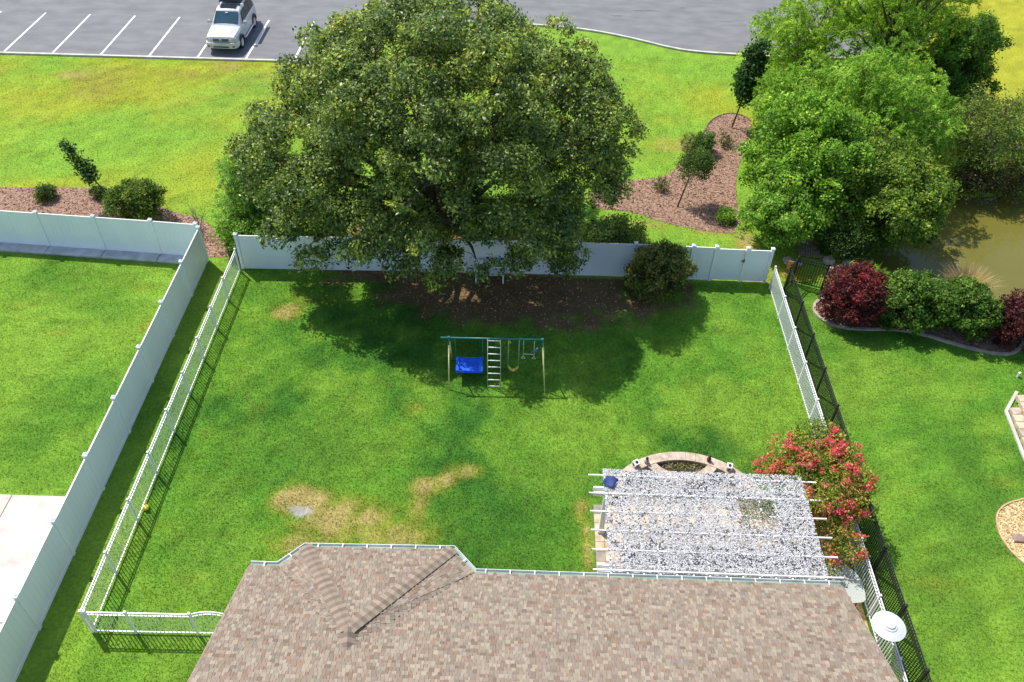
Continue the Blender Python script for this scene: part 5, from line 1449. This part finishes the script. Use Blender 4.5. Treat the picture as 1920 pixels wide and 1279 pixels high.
simple_tree('gravel_shrub', 'yellow green shrub in the tan gravel bed at the right edge', 'shrub', (18.05, 16.95), ell_lobes((18.05, 16.95, 0.35), (0.4, 0.4, 0.3), 12, 0.28, 0.15, -0.9, 2), [(0.14, 0.17, 0.02), (0.24, 0.28, 0.03), (0.36, 0.38, 0.06)], M['leaf'], r0=0.02, per_m2=40, leaves=16, cr=0.07, size=0.08, tw=10)
# stone steps / terrace corner at the right edge
ter = thing('stone_terrace', 'stepped stone terrace corner at the right edge of the lawn', 'terrace', (19.6, 21.5, 0))
strip([(19.55, 23.15), (18.72, 22.1), (18.5, 19.9), (18.45, 18.9)], 0.12, -0.02, 0.07, M['concrete'], 'border', ter)
for row, (z0, off) in enumerate(((0.0, 0.12), (0.18, 0.50), (0.36, 0.88))):
    for k in range(8):
        y0 = 22.2 - 0.36 * k - 0.3 * row * 0 + (0.5 if row else 0.0)
        x0 = 18.72 + off - 0.035 * k
        MB().cham((x0 + 0.24, y0 - 0.18, z0 + 0.09), (0.46, 0.345, 0.176), 0.02, R(4)).build('step_stone', M['paver'] if (k + row) % 3 else M['stone'], ter)
MB().cham((20.15, 22.1, 0.35), (0.5, 1.3, 0.65), 0.03, R(20)).build('pillar', M['kerb'], ter)
st = thing('garden_stake', 'thin black stake light by the stone terrace', 'stake', (19.75, 23.2, 0))
MB().tube([(19.75, 23.2, 0), (19.78, 23.22, 0.75)], 0.012, 6).build('stem', M['black'], st)
MB().lathe((19.78, 23.22, 0.75), [(0.03, 0), (0.05, 0.03), (0.02, 0.1)], 10).build('head', M['black'], st)
wm = thing('marker_post', 'short white marker standing in the right lawn', 'marker', (19.93, 24.0, 0))
MB().cham((19.93, 24.0, 0.11), (0.09, 0.06, 0.22), 0.01, R(25)).build('body', M['alu'], wm)
MB().cham((19.93, 24.0, 0.235), (0.11, 0.08, 0.025), 0.01, R(25)).build('cap', M['alu'], wm)

# wooden footbridge / deck and rocks behind the black fence, orange sign
dk = thing('wooden_footbridge', 'small weathered wooden footbridge in the shade behind the gate corner', 'bridge', (13.3, 31.9, 0))
for k in range(9):
    MB().cham((13.02 + 0.11 * k, 31.95 - 0.02 * k, 0.10), (0.085, 1.3, 0.035), 0.005, R(-12)).build('plank', M['tan_wood'], dk)
for y_ in (31.5, 32.4):
    MB().bar((12.9, y_ + 0.05, 0.05), (14.0, y_ - 0.2, 0.05), 0.08, 0.07).build('joist', M['tan_wood'], dk)
for i, (x, y, r) in enumerate([(12.3, 30.9, .25), (12.7, 30.7, .2), (14.2, 31.0, .3), (14.6, 30.5, .22), (14.1, 30.4, .18), (15.0, 30.9, .25)]):
    import bmesh
    bm = bmesh.new(); bmesh.ops.create_icosphere(bm, subdivisions=2, radius=r)
    for v in bm.verts:
        v.co *= 1 + random.uniform(-.18, .18); v.co.z *= 0.55
    me = bpy.data.meshes.new('rock'); bm.to_mesh(me); bm.free()
    o = link_mesh('rock', me, M['stone_b'], None, False, (x, y, 0.08))
    props(o, 'grey rock on the bank behind the black fence, %s' % ('left of the footbridge', 'at the foot of the footbridge', 'right of the footbridge', 'near the fence post', 'smallest one by the fence', 'closest to the pond')[i], 'rock', 'rocks behind the black fence')
og = thing('orange_board', 'small orange board hung on the black fence by the gate corner', 'sign', (12.05, 29.62, 0.4))
MB().box((12.06, 29.66, 0.75), (0.42, 0.02, 0.42), R(-25), rx=R(-8)).build('board', noise_mat('orange', (0.70, 0.24, 0.02), (0.85, 0.36, 0.04), 6, 4, 0.6), og)
for dz in (0.12, 0.0, -0.12):
    MB().box((12.055, 29.645 - dz * 0.13, 0.75 + dz), (0.24, 0.012, 0.045), R(-25), rx=R(-8)).build('stripe', noise_mat('orange_dark', (0.50, 0.12, 0.02), (0.55, 0.16, 0.02), 6, 4, 0.6), og)
for dx in (-0.15, 0.15):
    MB().bar((12.06 + dx * .9, 29.66 - dx * .42, 0.0), (12.06 + dx * .9, 29.66 - dx * .42, 0.56), 0.02, 0.02).build('support', M['dark_metal'], og)

# ------------------------------------------------------------------ parked car
def suv(cx, cy):
    paint = noise_mat('car_paint', (0.52, 0.53, 0.55), (0.56, 0.57, 0.59), 1, 2, 0.25, metallic=0.15)
    glass = M['glass']
    windm = noise_mat('windscreen_glass', (0.02, 0.06, 0.09), (0.03, 0.08, 0.11), 1, 2, 0.05)
    rub = noise_mat('tyre', (0.012, 0.012, 0.012), (0.022, 0.022, 0.022), 9, 4, 0.85)
    trim = M['dark_metal']; chrome = M['steel']
    bumper_m = noise_mat('bumper', (0.52, 0.51, 0.44), (0.60, 0.59, 0.52), 2, 4, 0.45)
    t = thing('parked_car', 'silver white off road car with roof rack and black roof cargo facing the lawn', 'car', (cx, cy, 0))
    W = 0.98
    # stations along the length (s from the front): half width at sill, at belt, z bottom, z shoulder, z top
    def sec(s, wb, wt, z0, z1, z2, crown):
        return [(-wb, s, z0), (-wb - 0.02, s, z0 + 0.18), (-wt - 0.02, s, z1 - 0.08), (-wt + 0.05, s, z2 - 0.02), (-wt * 0.55, s, z2 + crown * .8), (0, s, z2 + crown), (wt * 0.55, s, z2 + crown * .8), (wt - 0.05, s, z2 - 0.02), (wt + 0.02, s, z1 - 0.08), (wb + 0.02, s, z0 + 0.18), (wb, s, z0)]
    S = [sec(0.0, .74, .72, .52, .86, .92, .02), sec(0.08, .86, .84, .42, .95, 1.02, .03), sec(0.35, .93, .90, .36, 1.03, 1.09, .04), sec(0.9, .96, .93, .34, 1.08, 1.14, .05), sec(1.35, .97, .94, .34, 1.11, 1.17, .04), sec(1.5, .97, .945, .34, 1.12, 1.18, .02),
         sec(2.6, .98, .955, .34, 1.13, 1.18, .0), sec(3.8, .98, .95, .34, 1.15, 1.20, .0), sec(4.8, .95, .92, .38, 1.16, 1.21, .0), sec(5.02, .86, .84, .46, 1.12, 1.19, .0), sec(5.06, .80, .8, .5, 1.08, 1.15, .0)]
    # the car's front looks towards -y
    T = lambda p: (cx + p[0], cy + p[1], p[2])
    def loft(S):
        mb = MB(); k = len(S[0])
        mb.add([T(p) for s_ in S for p in s_], [(i * k + j, i * k + j + 1, (i + 1) * k + j + 1, (i + 1) * k + j) for i in range(len(S) - 1) for j in range(k - 1)] + [tuple(range(k))[::-1], tuple(range((len(S) - 1) * k, len(S) * k))] + [(i * k, (i + 1) * k, (i + 1) * k + k - 1, i * k + k - 1) for i in range(len(S) - 1)])
        return mb
    body = loft(S).build('body', paint, t, smooth=False)
    # greenhouse
    def gsec(s, wb, wt, z0, z1):
        return [(-wb, s, z0), (-wt - 0.03, s, z1 - 0.10), (-wt + 0.04, s, z1 - 0.02), (-wt * 0.5, s, z1 + 0.025), (0, s, z1 + 0.035), (wt * 0.5, s, z1 + 0.025), (wt - 0.04, s, z1 - 0.02), (wt + 0.03, s, z1 - 0.10), (wb, s, z0)]
    G = [gsec(1.38, .90, .86, 1.14, 1.20), gsec(2.22, .91, .74, 1.15, 1.80), gsec(2.5, .91, .745, 1.15, 1.86), gsec(3.6, .91, .75, 1.16, 1.89), gsec(4.6, .90, .74, 1.17, 1.86), gsec(4.95, .86, .80, 1.17, 1.30)]
    loft(G).build('cabin', paint, t)
    # windscreen, slightly proud of the slanted front
    def quad(name, pts, mat, th_=0.012, parent=t):
        a, b_, c = Vector(pts[0]), Vector(pts[1]), Vector(pts[2])
        n = (b_ - a).cross(c - a).normalized() * th_
        vs_ = [T(Vector(p) - n * 0.6) for p in pts] + [T(Vector(p) + n) for p in pts]
        k = len(pts)
        MB().add(vs_, [tuple(range(k))[::-1], tuple(range(k, 2 * k))] + [(i, (i + 1) % k, k + (i + 1) % k, k + i) for i in range(k)]).build(name, mat, parent)
    ws = [(-.76, 1.47, 1.265), (.76, 1.47, 1.265), (.68, 2.13, 1.762), (-.68, 2.13, 1.762)]
    quad('windscreen', ws, windm, 0.03)
    for sd in (-1, 1):
        for (y0, y1, yt0, yt1) in ((1.95, 2.78, 2.35, 2.80), (2.86, 3.66, 2.88, 3.64), (3.76, 4.62, 3.74, 4.50)):
            pts = [(sd * .912, y0, 1.20), (sd * .918, y1, 1.20), (sd * .80, yt1, 1.73), (sd * .80, yt0, 1.73)]
            if sd < 0: pts = pts[::-1]
            quad('side_window', pts, glass, 0.02)
        quad('pillar_trim', [(sd * .915, 2.79, 1.2), (sd * .915, 2.85, 1.2), (sd * .805, 2.87, 1.73), (sd * .805, 2.81, 1.73)][::sd], trim, 0.024)
        mr = MB().cham(T((sd * 1.12, 1.78, 1.27)), (0.22, 0.14, 0.19), 0.04).build('mirror', paint, t)
        MB().bar(T((sd * .93, 1.8, 1.2)), T((sd * 1.06, 1.79, 1.22)), 0.05, 0.05).build('mirror_arm', trim, mr)
        MB().tube([T((sd * 1.0, 1.55, .40)), T((sd * 1.06, 1.7, .40)), T((sd * 1.06, 3.4, .40)), T((sd * 1.0, 3.55, .40))], 0.045, 8).build('running_board', chrome, t, smooth=True)
        for y_ in (2.68, 3.58):
            MB().bbox(cx + sd * 0.985 - 0.015, cx + sd * 0.985 + 0.015, cy + y_ - 0.09, cy + y_ + 0.09, 0.99, 1.03).build('door_handle', chrome, t)
        MB().bbox(cx + sd * .985 - .012, cx + sd * .985 + .012, cy + 1.55, cy + 3.6, .62, .70).build('door_moulding', bumper_m, t)
        # lights
        hl = MB(); hl.add([T(p) for p in ((sd * .50, -.005, .78), (sd * .86, .10, .78), (sd * .90, .16, .97), (sd * .50, .03, .97), (sd * .50, .12, .78), (sd * .80, .22, .78), (sd * .84, .26, .97), (sd * .50, .16, .97))], [(0, 1, 2, 3), (4, 7, 6, 5), (0, 4, 5, 1), (1, 5, 6, 2), (2, 6, 7, 3), (3, 7, 4, 0)])
        h_o = hl.build('headlight', noise_mat('headlamp', (0.30, 0.33, 0.36), (0.5, 0.52, 0.55), 6, 3, 0.15), t)
        MB().box(T((sd * .845, .105, .875)), (0.10, 0.06, 0.16), rz=sd * R(28)).build('turn_signal', noise_mat('amber_lens', (0.70, 0.42, 0.14), (0.8, 0.5, 0.2), 5, 3, 0.2), h_o)
        # wheels
        for y_ in (0.95, 4.02):
            mbw = MB(); c_ = Vector(T((sd * 0.90, y_, 0.38)))
            prof = [(0.25, -.12), (0.36, -.125), (0.385, -.09), (0.385, .09), (0.36, .125), (0.25, .12)]
            n = 24; vs_ = []; fs_ = []
            for r_, o_ in prof:
                for k in range(n):
                    a = 2 * math.pi * k / n; vs_.append(c_ + Vector((sd * o_, r_ * math.cos(a), r_ * math.sin(a))))
            for i in range(len(prof)):
                for k in range(n):
                    i2 = (i + 1) % len(prof); fs_.append((i * n + k, i * n + (k + 1) % n, i2 * n + (k + 1) % n, i2 * n + k))
            mbw.add(vs_, fs_); wheel = mbw.build('wheel', rub, t, smooth=True)
            rim = MB(); vs_ = []
            for r_, o_ in ((0.25, .10), (0.22, .07), (0.0, .08)):
                for k in range(n):
                    a = 2 * math.pi * k / n; vs_.append(c_ + Vector((sd * o_, r_ * math.cos(a), r_ * math.sin(a))))
            rim.add(vs_, [(i * n + k, i * n + (k + 1) % n, (i + 1) * n + (k + 1) % n, (i + 1) * n + k) for i in range(2) for k in range(n)])
            rim.build('rim', chrome, wheel, smooth=True)
            ar = MB()
            pts = [Vector(T((sd * 1.0, y_ + 0.44 * math.cos(a), 0.38 + 0.44 * math.sin(a)))) for a in [math.pi * k / 12 for k in range(13)]]
            ar.tube(pts, 0.05, 6).build('wheel_arch', trim, t, smooth=True)
    # front: grille with emblem, bumper, plate
    gr = MB().box(T((0, -.012, .875)), (0.92, 0.06, 0.17)).build('grille', trim, t)
    for z_ in (.83, .875, .92):
        MB().box(T((0, -.045, z_)), (0.88, 0.012, 0.016)).build('grille_bar', noise_mat('grille_bar', (0.12, 0.12, 0.13), (0.18, 0.18, 0.19), 5, 3, 0.3), gr)
    MB().tube([T((0.09 * math.cos(a), -.058, .875 + .06 * math.sin(a))) for a in [k * math.pi / 8 for k in range(17)]], 0.010, 6).build('emblem', chrome, gr, smooth=True)
    MB().tube([T((0.04 * math.cos(a), -.06, .875 + .055 * math.sin(a))) for a in [k * math.pi / 8 for k in range(17)]], 0.008, 6).build('emblem', chrome, gr, smooth=True)
    bm_ = loft([[(p[0], p[1], p[2]) for p in ((-w, y, .40), (-w - .01, y, .55), (-w + .02, y, .72), (w - .02, y, .72), (w + .01, y, .55), (w, y, .40))] for w, y in ((.70, -.14), (.86, -.09), (.96, .06), (.99, .40), (.99, .50))])
    bo = bm_.build('front_bumper', bumper_m, t)
    MB().box(T((0, -.142, .49)), (0.95, 0.02, 0.09)).build('air_intake', trim, bo)
    for sd in (-1, 1):
        MB().box(T((sd * .76, -.118, .52)), (0.15, 0.03, 0.08), rz=sd * R(12)).build('fog_light', trim, bo)
    MB().box(T((0, -.152, .64)), (0.32, 0.015, 0.16)).build('licence_plate', noise_mat('plate', (0.36, 0.42, 0.46), (0.5, 0.55, 0.58), 9, 4, 0.5), bo)
    MB().box(T((0, 5.08, .62)), (1.7, 0.14, 0.22)).build('rear_bumper', bumper_m, t)
    MB().box(T((0, 2.62, 1.912)), (1.0, 0.5, 0.02)).build('sunroof', glass, t)
    # wipers
    for x_ in (-.45, .2):
        MB().bar(T((x_, 1.455, 1.30)), T((x_ + .5, 1.56, 1.375)), 0.02, 0.015).build('wiper', trim, t)
    MB().cham(T((0, 2.0, 1.735)), (0.16, 0.05, 0.05), 0.01).build('mirror_mount', M['alu'], t)
    # roof rack with folded roof tent and side awning
    rk = MB()
    for x_ in (-.62, .62):
        rk.tube([T((x_, 2.75, 1.90)), T((x_, 2.82, 1.98)), T((x_, 4.55, 1.98)), T((x_, 4.62, 1.90))], 0.022, 8)
    for y_ in (3.0, 3.7, 4.4):
        rk.tube([T((-.72, y_, 2.0)), T((.72, y_, 2.0))], 0.02, 8)
    rko = rk.build('roof_rack', trim, t, smooth=True)
    tent = MB(); tent.cham(T((-0.06, 3.95, 2.16)), (1.22, 1.9, 0.27), 0.06)
    tent.build('roof_cargo', noise_mat('black_canvas', (0.03, 0.032, 0.037), (0.07, 0.072, 0.08), 4, 6, 0.75), t)
    MB().cham(T((-0.06, 3.95, 2.315)), (1.26, 1.94, 0.035), 0.012).build('cargo_lid', noise_mat('grey_canvas', (0.20, 0.20, 0.22), (0.32, 0.32, 0.34), 4, 6, 0.8), t)
    MB().cham(T((0.90, 3.75, 2.05)), (0.17, 2.4, 0.16), 0.03).build('awning', noise_mat('awning_black', (0.05, 0.05, 0.055), (0.09, 0.09, 0.095), 4, 6, 0.7), t)
    MB().cham(T((0.90, 2.5, 2.05)), (0.18, 0.08, 0.17), 0.02).build('awning_end', M['alu'], t)
    return t
suv(-18.52, 49.95)
